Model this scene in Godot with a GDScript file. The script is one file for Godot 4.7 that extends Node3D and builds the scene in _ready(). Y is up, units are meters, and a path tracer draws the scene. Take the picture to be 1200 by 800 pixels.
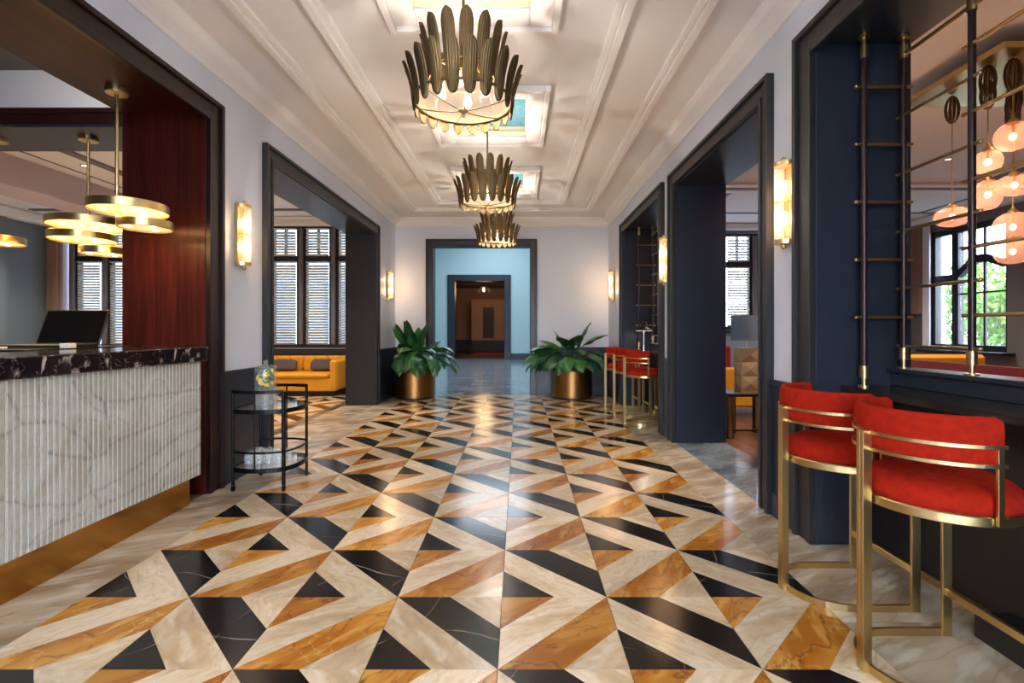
extends Node3D
# A hotel lobby with an inlaid marble floor. Units are metres, y is up. The camera looks along -z; "d" below is the distance in front of it (z = -d).

var M := {}
var taken := {}
var rng := RandomNumberGenerator.new()


# ---------------------------------------------------------------- mesh building
class MB:
	var v := PackedVector3Array()
	var n := PackedVector3Array()
	var u := PackedVector2Array()
	var ix := PackedInt32Array()
	var tf := Transform3D.IDENTITY

	func vert(p: Vector3, nn: Vector3, uv: Vector2) -> int:
		v.append(tf * p)
		n.append((tf.basis * nn).normalized())
		u.append(uv)
		return v.size() - 1

	static func flat_uv(p: Vector3, nn: Vector3) -> Vector2:
		var a := nn.abs()
		if a.x >= a.y and a.x >= a.z:
			return Vector2(p.z, -p.y)
		if a.y >= a.z:
			return Vector2(p.x, p.z)
		return Vector2(p.x, -p.y)

	func poly(pts: Array, hint: Vector3, uvs: Array = []) -> void:
		var a: Vector3 = pts[0]
		var nn := Vector3.ZERO
		for i in range(1, pts.size() - 1):
			var e1: Vector3 = pts[i] - a
			var e2: Vector3 = pts[i + 1] - a
			nn += e2.cross(e1)
		nn = nn.normalized()
		var back := nn.dot(hint) < 0.0
		if back:
			nn = -nn
		var first := v.size()
		for i in pts.size():
			vert(pts[i], nn, uvs[i] if uvs.size() else flat_uv(pts[i], nn))
		for i in range(1, pts.size() - 1):
			if back:
				ix.append_array([first, first + i + 1, first + i])
			else:
				ix.append_array([first, first + i, first + i + 1])

	func box(lo: Vector3, hi: Vector3, bev := 0.0) -> void:
		var c := (lo + hi) * 0.5
		var h := (hi - lo) * 0.5
		bev = minf(bev, minf(h.x, minf(h.y, h.z)) * 0.9)
		var at := func(axis: int, s: Vector3) -> Vector3:
			var q := h
			for k in 3:
				if k != axis:
					q[k] -= bev
			return c + q * s
		for a in 3:
			var b := (a + 1) % 3
			var e := (a + 2) % 3
			for sg in [-1.0, 1.0]:
				var pts := []
				for w in [[-1.0, -1.0], [1.0, -1.0], [1.0, 1.0], [-1.0, 1.0]]:
					var s := Vector3.ZERO
					s[a] = sg
					s[b] = w[0]
					s[e] = w[1]
					pts.append(at.call(a, s))
				var hint := Vector3.ZERO
				hint[a] = sg
				poly(pts, hint)
		if bev <= 0.0:
			return
		for a in 3:
			var b := (a + 1) % 3
			var e := (a + 2) % 3
			for sa in [-1.0, 1.0]:
				for sb in [-1.0, 1.0]:
					var s0 := Vector3.ZERO
					s0[a] = sa
					s0[b] = sb
					s0[e] = -1.0
					var s1 := s0
					s1[e] = 1.0
					var hint := s0
					hint[e] = 0.0
					poly([at.call(a, s0), at.call(a, s1), at.call(b, s1), at.call(b, s0)], hint)
		for sx in [-1.0, 1.0]:
			for sy in [-1.0, 1.0]:
				for sz in [-1.0, 1.0]:
					var s := Vector3(sx, sy, sz)
					poly([at.call(0, s), at.call(1, s), at.call(2, s)], s)

	# rows of points; normals smooth; facing chosen by where most of the surface looks relative to "inside"
	func grid(rows: Array, closed_i := false, closed_j := false, flip := false, us := 1.0, vs := 1.0) -> void:
		var ni: int = rows.size()
		var nj: int = rows[0].size()
		var first := v.size()
		for i in ni:
			for j in nj:
				var i0 := (i - 1 + ni) % ni if closed_i else maxi(i - 1, 0)
				var i1 := (i + 1) % ni if closed_i else mini(i + 1, ni - 1)
				var j0 := (j - 1 + nj) % nj if closed_j else maxi(j - 1, 0)
				var j1 := (j + 1) % nj if closed_j else mini(j + 1, nj - 1)
				var di: Vector3 = rows[i1][j] - rows[i0][j]
				var dj: Vector3 = rows[i][j1] - rows[i][j0]
				if di.length() < 1e-7:
					di = rows[i1][(j + nj / 2) % nj] - rows[i0][j]
				if dj.length() < 1e-7:
					var ii := i + 1 if i + 1 < ni else i - 1
					dj = rows[ii][j1] - rows[ii][j0]
				var nn := dj.cross(di).normalized()
				if flip:
					nn = -nn
				vert(rows[i][j], nn, Vector2(us * j / nj, vs * i / ni))
		for i in (ni if closed_i else ni - 1):
			for j in (nj if closed_j else nj - 1):
				var a := first + i * nj + j
				var b := first + i * nj + (j + 1) % nj
				var c := first + ((i + 1) % ni) * nj + (j + 1) % nj
				var d := first + ((i + 1) % ni) * nj + j
				# normal is dj x di, so (a, d, c) seen from the front runs clockwise when flipped from that
				if flip:
					ix.append_array([a, b, c, a, c, d])
				else:
					ix.append_array([a, d, c, a, c, b])

	# profile: (radius, height) from bottom to top on the outside; each band keeps its own edge unless smooth
	func lathe(profile: Array, segs: int, o := Vector3.ZERO, smooth := false, a0 := 0.0, a1 := TAU) -> void:
		if smooth:
			var rows := []
			for p in profile:
				var row := PackedVector3Array()
				for k in segs:
					var t := TAU * k / segs
					row.append(o + Vector3(cos(t) * p.x, p.y, sin(t) * p.x))
				rows.append(row)
			grid(rows, false, true, true)
			return
		var whole := a1 - a0 > TAU - 0.001
		for i in profile.size() - 1:
			var p: Vector2 = profile[i]
			var q: Vector2 = profile[i + 1]
			var e := q - p
			var nr := Vector2(e.y, -e.x).normalized()
			var first := v.size()
			for k in segs + 1:
				var t := a0 + (a1 - a0) * k / segs
				var dir := Vector3(cos(t), 0, sin(t))
				var nn := dir * nr.x + Vector3.UP * nr.y
				vert(o + dir * p.x + Vector3.UP * p.y, nn, Vector2(t * maxf(p.x, 0.05), p.y))
				vert(o + dir * q.x + Vector3.UP * q.y, nn, Vector2(t * maxf(q.x, 0.05), q.y))
			for k in segs:
				var a := first + 2 * k
				# clockwise seen from outside
				ix.append_array([a, a + 2, a + 3, a, a + 3, a + 1])
		if not whole:
			pass

	func tube(path: Array, r: float, sides := 8, closed := false, caps := true) -> void:
		var rows := []
		var np := path.size()
		var up := Vector3.UP
		for i in np:
			var a: Vector3 = path[(i - 1 + np) % np] if closed else path[maxi(i - 1, 0)]
			var b: Vector3 = path[(i + 1) % np] if closed else path[mini(i + 1, np - 1)]
			var t := (b - a).normalized()
			if absf(t.dot(up)) > 0.95:
				up = Vector3.RIGHT if absf(t.x) < 0.9 else Vector3.BACK
			var s := t.cross(up).normalized()
			up = s.cross(t).normalized()
			var row := PackedVector3Array()
			for k in sides:
				var w := TAU * k / sides
				row.append(path[i] + s * cos(w) * r + up * sin(w) * r)
			rows.append(row)
		grid(rows, closed, true, true)
		if not closed and caps:
			for e in [0, np - 1]:
				var pts := []
				for p in rows[e]:
					pts.append(p)
				poly(pts, path[0] - path[1] if e == 0 else path[np - 1] - path[np - 2])

	# a flat bar along a path: w across (level), h along "up"
	func bar(path: Array, w: float, h: float, closed := false, up := Vector3.UP) -> void:
		var np := path.size()
		var rows := []
		for i in np:
			var a: Vector3 = path[(i - 1 + np) % np] if closed else path[maxi(i - 1, 0)]
			var b: Vector3 = path[(i + 1) % np] if closed else path[mini(i + 1, np - 1)]
			var t := (b - a).normalized()
			var s := t.cross(up).normalized()
			var p: Vector3 = path[i]
			rows.append([p - s * w / 2 - up * h / 2, p + s * w / 2 - up * h / 2, p + s * w / 2 + up * h / 2, p - s * w / 2 + up * h / 2])
		for i in (np if closed else np - 1):
			var A: Array = rows[i]
			var B: Array = rows[(i + 1) % np]
			var mid: Vector3 = (A[0] + A[2] + B[0] + B[2]) / 4.0
			for k in 4:
				var q := [A[k], A[(k + 1) % 4], B[(k + 1) % 4], B[k]]
				var cc: Vector3 = (q[0] + q[1] + q[2] + q[3]) / 4.0
				poly(q, cc - mid)
		if not closed:
			poly(rows[0], path[0] - path[1])
			poly(rows[np - 1], path[np - 1] - path[np - 2])

	# outline in x-y of the local frame, pushed along local z from z0 to z1
	func prism(outline: Array, z0: float, z1: float) -> void:
		var c := Vector2.ZERO
		for p in outline:
			c += p / outline.size()
		var pk := PackedVector2Array(outline)
		var tris := Geometry2D.triangulate_polygon(pk)
		for zz in [z0, z1]:
			for i in range(0, tris.size(), 3):
				var pts := []
				for k in 3:
					pts.append(Vector3(pk[tris[i + k]].x, pk[tris[i + k]].y, zz))
				poly(pts, Vector3(0, 0, zz - (z0 + z1) / 2))
		var ccw := not Geometry2D.is_polygon_clockwise(pk)
		for i in outline.size():
			var p: Vector2 = outline[i]
			var q: Vector2 = outline[(i + 1) % outline.size()]
			var nn := Vector2(q.y - p.y, p.x - q.x) * (1.0 if ccw else -1.0)
			poly([Vector3(p.x, p.y, z0), Vector3(q.x, q.y, z0), Vector3(q.x, q.y, z1), Vector3(p.x, p.y, z1)], Vector3(nn.x, nn.y, 0))

	func mesh() -> ArrayMesh:
		var arr := []
		arr.resize(Mesh.ARRAY_MAX)
		arr[Mesh.ARRAY_VERTEX] = v
		arr[Mesh.ARRAY_NORMAL] = n
		arr[Mesh.ARRAY_TEX_UV] = u
		arr[Mesh.ARRAY_INDEX] = ix
		var m := ArrayMesh.new()
		m.add_surface_from_arrays(Mesh.PRIMITIVE_TRIANGLES, arr)
		return m


func V(x: float, y: float, d: float) -> Vector3:
	return Vector3(x, y, -d)


func bx(mb: MB, x0: float, x1: float, y0: float, y1: float, d0: float, d1: float, bev := 0.0) -> void:
	mb.box(Vector3(x0, y0, -d1), Vector3(x1, y1, -d0), bev)


func numbered(called: String) -> String:
	var k: int = taken.get(called, 0)
	taken[called] = k + 1
	return called if k == 0 else "%s_%03d" % [called, k]


func part(what, called: String, mat: Material, parent: Node3D) -> MeshInstance3D:
	var o := MeshInstance3D.new()
	o.mesh = what.mesh() if what is MB else what
	o.material_override = mat
	o.name = called
	parent.add_child(o, true)
	return o


func tag(o: Node3D, label: String, category: String, group := "", kind := "") -> Node3D:
	o.set_meta("label", label)
	o.set_meta("category", category)
	if group:
		o.set_meta("group", group)
	if kind:
		o.set_meta("kind", kind)
	return o


func thing(called: String, label: String, category: String, at := Vector3.ZERO, turn := 0.0, group := "") -> Node3D:
	var o := Node3D.new()
	o.name = numbered(called)
	add_child(o)
	o.position = at
	o.rotation.y = turn
	tag(o, label, category, group)
	return o


func struct(what, called: String, mat: Material, label: String, category: String) -> MeshInstance3D:
	var o := part(what, numbered(called), mat, self)
	tag(o, label, category, "", "structure")
	return o


func copy_of(src: Node3D, at: Vector3, turn: float, label: String) -> Node3D:
	var c: Node3D = src.duplicate()
	var base := String(src.name)
	c.name = numbered(base)
	add_child(c)
	c.position = at
	c.rotation.y = turn
	c.set_meta("label", label)
	return c


func omni(parent: Node3D, at: Vector3, color: Color, energy: float, size: float) -> void:
	var l := OmniLight3D.new()
	l.name = "lamp_light"
	parent.add_child(l, true)
	l.position = at
	l.light_color = color
	l.light_energy = energy
	l.light_size = size
	l.omni_range = 30.0
	l.omni_attenuation = 2.0
	l.shadow_enabled = true


func area(parent: Node3D, at: Vector3, size: Vector2, color: Color, energy: float, rot := Vector3(-90, 0, 0)) -> void:
	var l := AreaLight3D.new()
	l.name = "panel_light"
	parent.add_child(l, true)
	l.position = at
	l.rotation_degrees = rot
	l.area_size = size
	l.area_normalize_energy = true
	l.light_color = color
	l.light_energy = energy
	l.area_range = 30.0
	l.shadow_enabled = true


# ---------------------------------------------------------------- materials
func c8(r: float, g: float, b: float, a := 1.0) -> Color:
	return Color(r / 255.0, g / 255.0, b / 255.0, a)


func mat(key: String, color: Color, rough := 0.5, metal := 0.0, tex: Texture2D = null, tri := 0.0) -> StandardMaterial3D:
	var m := StandardMaterial3D.new()
	m.resource_name = key
	m.albedo_color = color
	m.roughness = rough
	m.metallic = metal
	if tex:
		m.albedo_texture = tex
	if tri > 0.0:
		m.uv1_triplanar = true
		m.uv1_world_triplanar = true
		m.uv1_scale = Vector3.ONE * tri
	M[key] = m
	return m


func noise(sd: int, freq: float, oct := 4) -> FastNoiseLite:
	var f := FastNoiseLite.new()
	f.seed = sd
	f.noise_type = FastNoiseLite.TYPE_SIMPLEX_SMOOTH
	f.frequency = freq
	f.fractal_octaves = oct
	return f


func picture(w: int, h: int, f: Callable) -> ImageTexture:
	var im := Image.create(w, h, false, Image.FORMAT_RGB8)
	for y in h:
		for x in w:
			im.set_pixel(x, y, f.call(float(x), float(y)))
	return ImageTexture.create_from_image(im)


func ridge(x: float, sharp: float) -> float:
	return pow(clampf(1.0 - absf(x), 0.0, 1.0), sharp)


func make_materials() -> void:
	var a := noise(11, 0.006)
	var b := noise(12, 0.018)
	var c := noise(13, 0.05, 3)
	var e := noise(14, 0.004, 3)
	# stones: 384 pixels are one metre
	var cream := picture(384, 384, func(x: float, y: float) -> Color:
		var w := e.get_noise_2d(x, y) * 40.0
		var s := a.get_noise_2d(x * 0.8, y * 2.2 + w)
		var t := b.get_noise_2d(x * 0.5, y * 2.4 + w)
		var col := c8(224, 204, 172).lerp(c8(196, 168, 130), clampf(s * 1.3 + 0.35, 0, 1))
		col = col.lerp(c8(236, 222, 198), clampf(t * 1.4, 0, 0.7))
		col = col.lerp(c8(150, 122, 92), ridge(b.get_noise_2d(x * 0.35, y * 1.3 + w) * 3.0, 9.0) * 0.28)
		return col.lerp(c8(170, 138, 100), clampf(c.get_noise_2d(x, y * 2) * 0.35, 0, 0.2)))
	var amber := picture(384, 384, func(x: float, y: float) -> Color:
		var w := e.get_noise_2d(x + 900, y) * 70.0
		var s := a.get_noise_2d(x * 0.7 + 400, y * 2.6 + w)
		var t := b.get_noise_2d(x * 0.6 + 400, y * 2.2 + w)
		var col := c8(206, 150, 64).lerp(c8(176, 112, 38), clampf(s * 1.5 + 0.4, 0, 1))
		col = col.lerp(c8(220, 172, 92), clampf(t * 1.8 - 0.1, 0, 0.75))
		col = col.lerp(c8(96, 56, 34), ridge(b.get_noise_2d(x * 0.4 + 77, y * 1.1 + w) * 3.4, 12.0) * 0.65)
		return col.lerp(c8(232, 204, 160), ridge(a.get_noise_2d(x * 1.4 + 33, y * 1.2) * 6.0, 16.0) * 0.5))
	var black := picture(384, 384, func(x: float, y: float) -> Color:
		var w := e.get_noise_2d(x + 300, y) * 30.0
		var col := c8(30, 25, 25).lerp(c8(18, 15, 17), clampf(a.get_noise_2d(x, y) + 0.5, 0, 1))
		var l1 := fposmod(x * 0.42 + y * 0.91 + w, 112.0)
		var l2 := fposmod(x * 0.95 - y * 0.3 + w * 0.6 + 40.0, 150.0)
		var g := a.get_noise_2d(x * 1.3 + 50, y * 1.3)
		col = col.lerp(c8(190, 178, 165), clampf(1.2 - absf(l1 - 60.0) * 1.1, 0, 0.75) * clampf(g * 3.0 + 0.55, 0, 1))
		return col.lerp(c8(160, 120, 84), clampf(1.3 - absf(l2 - 90.0) * 0.9, 0, 0.65) * clampf(0.45 - g * 3.0, 0, 1)))
	var border := picture(512, 512, func(x: float, y: float) -> Color:
		var w := e.get_noise_2d(x, y + 700) * 22.0
		var q := x * 0.5 + y * 0.86
		var p := x * 0.86 - y * 0.5
		var s := a.get_noise_2d(p * 0.35, q * 1.6 + w)
		var col := c8(202, 184, 158).lerp(c8(166, 144, 116), clampf(s * 1.4 + 0.4, 0, 1))
		col = col.lerp(c8(224, 214, 198), clampf(b.get_noise_2d(p * 0.4, q * 1.5 + w) * 1.6, 0, 0.7))
		return col.lerp(c8(122, 102, 84), ridge(b.get_noise_2d(p * 0.12 + 60, q * 0.9 + w) * 3.2, 10.0) * 0.38))
	var onyx_ground := picture(1200, 332, func(x: float, y: float) -> Color:
		# 400 pixels are one metre; x runs away from the camera, y downwards
		var w := e.get_noise_2d(x * 0.9, y * 1.1) * 150.0 + b.get_noise_2d(x * 0.7, y * 0.7) * 9.0
		var lay := y + x * 0.30 * smoothstep(480.0, 860.0, x) + w
		var col := c8(208, 203, 192).lerp(c8(184, 177, 162), clampf(e.get_noise_2d(x * 1.2 + 90, lay * 1.2) * 1.4 + 0.3, 0, 0.8))
		col = col.lerp(c8(224, 220, 215), clampf(a.get_noise_2d(x * 0.5, lay * 1.1) * 1.5, 0, 0.8))
		col = col.lerp(c8(178, 160, 130), clampf(a.get_noise_2d(x * 0.4 + 500, lay * 0.7 + 200) * 1.0 - 0.1, 0, 0.25))
		var v1 := ridge(e.get_noise_2d(x * 0.55 + 40, lay * 0.9) * 9.0, 7.0)
		var v2 := ridge(sin(lay * 0.045) * 3.4, 8.0) * smoothstep(420.0, 640.0, x)
		col = col.lerp(c8(116, 108, 102), clampf(v1 * 0.4 + v2 * 0.25, 0, 0.6) * (0.7 + 0.3 * b.get_noise_2d(x, y)))
		return col.lerp(c8(150, 142, 130), clampf(c.get_noise_2d(x, y) * 0.4, 0, 0.15)))
	# the large grey veins of that slab, as they run in the stone
	var onyx_im := onyx_ground.get_image()
	var veins := [[[830, 31], [834, 50], [863, 71], [930, 77], [998, 78], [1201, 83]], [[863, 73], [870, 109], [876, 129], [876, 186], [840, 190], [828, 207], [819, 232], [830, 260], [858, 307]], [[876, 172], [905, 165], [962, 159], [1042, 153], [1113, 141], [1201, 144]], [[720, 88], [742, 92], [769, 108], [805, 137], [830, 170], [840, 190]], [[840, 263], [905, 255], [956, 243], [1042, 218], [1113, 200], [1201, 194]], [[858, 301], [930, 297], [998, 287], [1073, 260], [1201, 244]], [[712, 17], [715, 39], [720, 52]], [[785, 17], [805, 46], [830, 74], [863, 98]], [[1027, 324], [1113, 306], [1201, 299]], [[644, 102], [679, 87], [720, 88]], [[641, 213], [703, 246], [785, 272], [830, 260]], [[653, 23], [671, 57], [679, 87]], [[729, 151], [795, 178], [840, 190]], [[687, 318], [738, 297], [815, 301]]]
	for path in veins:
		for i in path.size() - 1:
			var p0 := Vector2(path[i][0], path[i][1])
			var p1 := Vector2(path[i + 1][0], path[i + 1][1])
			var steps := int(p0.distance_to(p1))
			for k in steps:
				var q := p0.lerp(p1, float(k) / steps)
				q += Vector2(b.get_noise_2d(q.x * 1.5, q.y * 1.5), b.get_noise_2d(q.x * 1.5 + 300, q.y * 1.5)) * 5.0
				var fat := 2.0 + 1.6 * c.get_noise_2d(q.x * 0.6, q.y * 0.6)
				for dy in range(-6, 7):
					for dx in range(-4, 5):
						var xx := int(q.x) + dx
						var yy := int(q.y) + dy
						if xx < 0 or yy < 0 or xx >= 1200 or yy >= 332:
							continue
						var away := Vector2(dx, dy).length() / fat
						onyx_im.set_pixel(xx, yy, onyx_im.get_pixel(xx, yy).lerp(c8(122, 114, 106), 0.13 * exp(-away * away)))
	var onyx := ImageTexture.create_from_image(onyx_im)
	var darkstone := picture(512, 256, func(x: float, y: float) -> Color:
		var w := b.get_noise_2d(x, y) * 26.0
		var s := a.get_noise_2d(x * 1.6 + w, y * 1.6 + w)
		var col := c8(24, 20, 22).lerp(c8(52, 44, 44), clampf(s * 1.6, 0, 1))
		col = col.lerp(c8(206, 190, 176), clampf(b.get_noise_2d(x * 0.8 + w, y * 1.2) * 3.0 - 0.75, 0, 0.85))
		return col.lerp(c8(190, 170, 156), ridge(a.get_noise_2d(x * 1.5 + w + 90, y * 2.0 + 30) * 7.0, 18.0) * 0.7))
	var wood := picture(256, 512, func(x: float, y: float) -> Color:
		var s := b.get_noise_2d(x * 2.6, y * 0.03)
		var t := c.get_noise_2d(x * 3.6, y * 0.05)
		return c8(84, 31, 20).lerp(c8(56, 18, 12), clampf(s * 0.8 + t * 0.8 + 0.5, 0, 1)))
	var planks := picture(256, 256, func(x: float, y: float) -> Color:
		return c8(128, 82, 56).lerp(c8(84, 48, 32), clampf(c.get_noise_2d(x * 0.3, y * 2.6) * 1.3 + 0.45, 0, 1)))
	var grey := picture(384, 384, func(x: float, y: float) -> Color:
		var w := e.get_noise_2d(x, y) * 50.0
		var col := c8(150, 158, 164).lerp(c8(112, 120, 128), clampf(a.get_noise_2d(x * 0.6, y * 1.6 + w) * 1.5 + 0.4, 0, 1))
		return col.lerp(c8(205, 208, 210), ridge(b.get_noise_2d(x * 0.4, y * 0.9 + w) * 3.0, 9.0) * 0.6))
	var nap := picture(256, 256, func(x: float, y: float) -> Color:
		return Color.WHITE * (0.84 + 0.16 * clampf(b.get_noise_2d(x, y) + 0.5 + 0.4 * c.get_noise_2d(x, y), 0, 1)))
	var brushed := picture(256, 256, func(x: float, y: float) -> Color:
		return Color.WHITE * (0.80 + 0.2 * clampf(c.get_noise_2d(x * 3.0, y * 0.06) + 0.5, 0, 1)))

	for k in 3:
		var t: float = [1.0, 0.94, 0.88][k]
		mat("cream_%d" % k, Color(t, t, t), 0.18, 0.0, cream)
		mat("amber_%d" % k, Color([1.0, 0.93, 0.85][k], [1.0, 0.9, 0.8][k], [1.0, 0.85, 0.75][k]), 0.18, 0.0, amber)
		mat("black_%d" % k, Color(t, t, t), 0.16, 0.0, black)
		mat("border_%d" % k, Color(t, t, t), 0.18, 0.0, border)
	mat("grout", c8(92, 76, 58), 0.8)
	mat("grey_marble", Color.WHITE, 0.12, 0.0, grey)
	mat("threshold", c8(225, 228, 232), 0.14, 0.0, grey)
	mat("onyx", c8(214, 217, 215), 0.22, 0.0, onyx)
	mat("highlight_pale", c8(222, 219, 210), 0.4)  # pale tone for the painted highlights between the flutes, and the desk body
	mat("dark_stone", Color.WHITE, 0.10, 0.0, darkstone, 1.1)
	mat("wall", c8(210, 216, 228), 0.6)
	mat("ceiling", c8(227, 225, 222), 0.65)
	mat("moulding", c8(233, 231, 228), 0.55)
	mat("navy", c8(30, 36, 50), 0.36)
	mat("navy_blue", c8(30, 38, 50), 0.42)
	mat("casing", c8(38, 37, 40), 0.36)
	mat("mahogany", c8(225, 210, 210), 0.42, 0.0, wood, 1.0)
	M.mahogany.metallic_specular = 0.35
	M.mahogany.clearcoat_enabled = true
	M.mahogany.clearcoat = 0.08
	M.mahogany.clearcoat_roughness = 0.12
	mat("mahogany_dark", c8(120, 96, 96), 0.4, 0.0, wood, 1.0)
	mat("brass", c8(206, 180, 126), 0.28, 1.0)
	mat("brass_brushed", c8(190, 150, 92), 0.32, 1.0, brushed, 4.0)
	mat("brass_pot", c8(166, 120, 70), 0.36, 1.0, brushed, 3.0)
	mat("leaf_brass", c8(124, 102, 70), 0.36, 1.0, brushed, 5.0)
	mat("chrome", c8(210, 212, 215), 0.12, 1.0)
	mat("bronze", c8(52, 38, 38), 0.3, 0.5)
	mat("velvet", c8(162, 33, 16), 0.9, 0.0, nap, 4.0)
	M.velvet.metallic_specular = 0.2
	M.velvet.rim_enabled = true
	M.velvet.rim = 0.12
	M.velvet.rim_tint = 1.0
	mat("dark_velvet", c8(150, 24, 26), 0.8, 0.0, nap, 4.0)
	mat("mustard", c8(214, 146, 22), 0.75)
	M.mustard.rim_enabled = true
	M.mustard.rim = 0.4
	M.mustard.rim_tint = 0.8
	mat("pillow", c8(92, 80, 76), 0.9, 0.0, nap, 6.0)
	mat("black_paint", c8(11, 11, 12), 0.25)
	M.black_paint.metallic_specular = 0.3
	mat("matt_black", c8(13, 13, 14), 0.5)
	mat("screen", c8(8, 8, 9), 0.2)
	mat("bar_stone", c8(38, 32, 32), 0.14)
	mat("kick_brass", c8(184, 134, 66), 0.2, 1.0)
	mat("bar_panel", c8(26, 22, 22), 0.4)
	mat("soil", c8(40, 30, 24), 0.95)
	mat("teal", c8(84, 140, 158), 0.35, 0.0, nap, 2.0)
	mat("ivory", c8(232, 222, 190), 0.55)
	mat("pale_blue", c8(180, 204, 208), 0.5)
	mat("slate", c8(112, 126, 138), 0.55)
	mat("pink_wall", c8(190, 174, 178), 0.6)
	mat("taupe", c8(112, 104, 102), 0.6)
	mat("brown_wall", c8(170, 132, 104), 0.6)
	mat("brown_dark", c8(44, 30, 28), 0.5)
	mat("carpet", c8(130, 44, 52), 0.95)
	mat("planks", Color.WHITE, 0.28, 0.0, planks, 2.0)
	mat("lamp_wood", c8(164, 134, 96), 0.5)
	mat("shade_cloth", c8(96, 108, 122), 0.9)
	mat("frame_black", c8(24, 26, 32), 0.4)
	mat("frame_grey", c8(104, 98, 98), 0.5)
	mat("blind", c8(196, 194, 188), 0.55)
	M.blind.backlight_enabled = true
	M.blind.backlight = Color(0.3, 0.3, 0.28)
	mat("facade", c8(150, 152, 146), 0.8)
	mat("facade_trim", c8(170, 160, 148), 0.8)
	mat("stone_pier", c8(206, 198, 184), 0.9)
	mat("joint", c8(110, 102, 92), 0.95)
	mat("pavement", c8(150, 148, 144), 0.9)
	mat("bark", c8(84, 66, 50), 0.95)
	mat("curtain", c8(150, 122, 108), 0.9)
	M.curtain.backlight_enabled = true
	M.curtain.backlight = Color(0.25, 0.2, 0.18)
	mat("sheer", c8(226, 226, 230), 0.9)
	mat("paper", c8(232, 230, 224), 0.8)
	mat("lemon", c8(240, 206, 44), 0.5)
	mat("ice", Color(0.93, 0.97, 0.98, 0.12), 0.06)
	M.ice.transparency = BaseMaterial3D.TRANSPARENCY_ALPHA
	for k in 3:
		var g := mat("plant_%d" % k, [c8(44, 92, 50), c8(60, 112, 54), c8(34, 76, 48)][k], 0.34)
		g.backlight_enabled = true
		g.backlight = Color(0.12, 0.2, 0.06)
	var hedge := mat("hedge", c8(116, 150, 62), 0.7)
	hedge.backlight_enabled = true
	hedge.backlight = Color(0.3, 0.4, 0.12)
	hedge.vertex_color_use_as_albedo = true
	var gl := mat("glass", Color(1, 1, 1, 0.06), 0.02)
	gl.transparency = BaseMaterial3D.TRANSPARENCY_ALPHA
	var gr := mat("rod_glass", Color(1.0, 0.97, 0.92, 0.12), 0.05)
	gr.transparency = BaseMaterial3D.TRANSPARENCY_ALPHA
	var jar := mat("jar_glass", Color(0.95, 0.98, 0.98, 0.1), 0.03)
	jar.transparency = BaseMaterial3D.TRANSPARENCY_ALPHA
	var pg := mat("amber_glass", Color(0.88, 0.68, 0.62, 0.36), 0.3)
	pg.transparency = BaseMaterial3D.TRANSPARENCY_ALPHA
	pg.emission_enabled = true
	pg.emission = c8(255, 176, 120)
	pg.emission_energy_multiplier = 0.03
	var df := mat("diffuser", Color(1.0, 0.93, 0.84, 0.6), 0.5)
	df.transparency = BaseMaterial3D.TRANSPARENCY_ALPHA
	df.emission_enabled = true
	df.emission = c8(255, 228, 196)
	df.emission_energy_multiplier = 0.55
	for g in [["bulb", c8(255, 230, 188), 4.5], ["pendant_bulb", c8(255, 216, 170), 1.8], ["warm_panel", c8(255, 204, 120), 0.85], ["white_panel", c8(255, 244, 230), 3.0], ["cool_panel", c8(224, 240, 255), 1.1], ["desk_glow", c8(255, 250, 240), 2.0], ["kick_glow", c8(255, 200, 110), 2.5]]:
		var m := mat(g[0], Color.WHITE, 0.5)
		m.emission_enabled = true
		m.emission = g[1]
		m.emission_energy_multiplier = g[2]


# ---------------------------------------------------------------- the scene
func _ready() -> void:
	rng.seed = 7
	var cam := Camera3D.new()
	cam.name = "camera"
	add_child(cam)
	cam.position = Vector3(0, 1.28, 0)
	cam.projection = Camera3D.PROJECTION_FRUSTUM
	cam.near = 0.05
	cam.far = 200.0
	cam.size = 0.05 * 800.0 / 575.0
	cam.frustum_offset = Vector2(-8.0, -14.0) / 575.0 * 0.05
	cam.current = true

	var sky_mat := ProceduralSkyMaterial.new()
	sky_mat.sky_top_color = c8(176, 200, 232)
	sky_mat.sky_horizon_color = c8(232, 238, 246)
	sky_mat.ground_horizon_color = c8(190, 190, 188)
	sky_mat.ground_bottom_color = c8(150, 148, 144)
	sky_mat.sky_energy_multiplier = 3.4
	sky_mat.ground_energy_multiplier = 1.4
	var env := Environment.new()
	env.background_mode = Environment.BG_SKY
	env.sky = Sky.new()
	env.sky.sky_material = sky_mat
	env.tonemap_mode = Environment.TONE_MAPPER_LINEAR
	env.tonemap_exposure = 1.4
	env.sdfgi_enabled = true
	env.ssao_enabled = true
	env.ssil_enabled = true
	var we := WorldEnvironment.new()
	we.name = "environment"
	we.environment = env
	add_child(we)

	make_materials()
	print("materials")
	lobby_shell()
	floors()
	lobby_ceiling()
	reception()
	sitting_room()
	restaurant()
	hall()
	outside()
	print("shell")
	chandeliers()
	sconces()
	desk()
	disc_pendants()
	bar_cart()
	planters()
	bars_and_ladders()
	stools()
	print("done")


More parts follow.
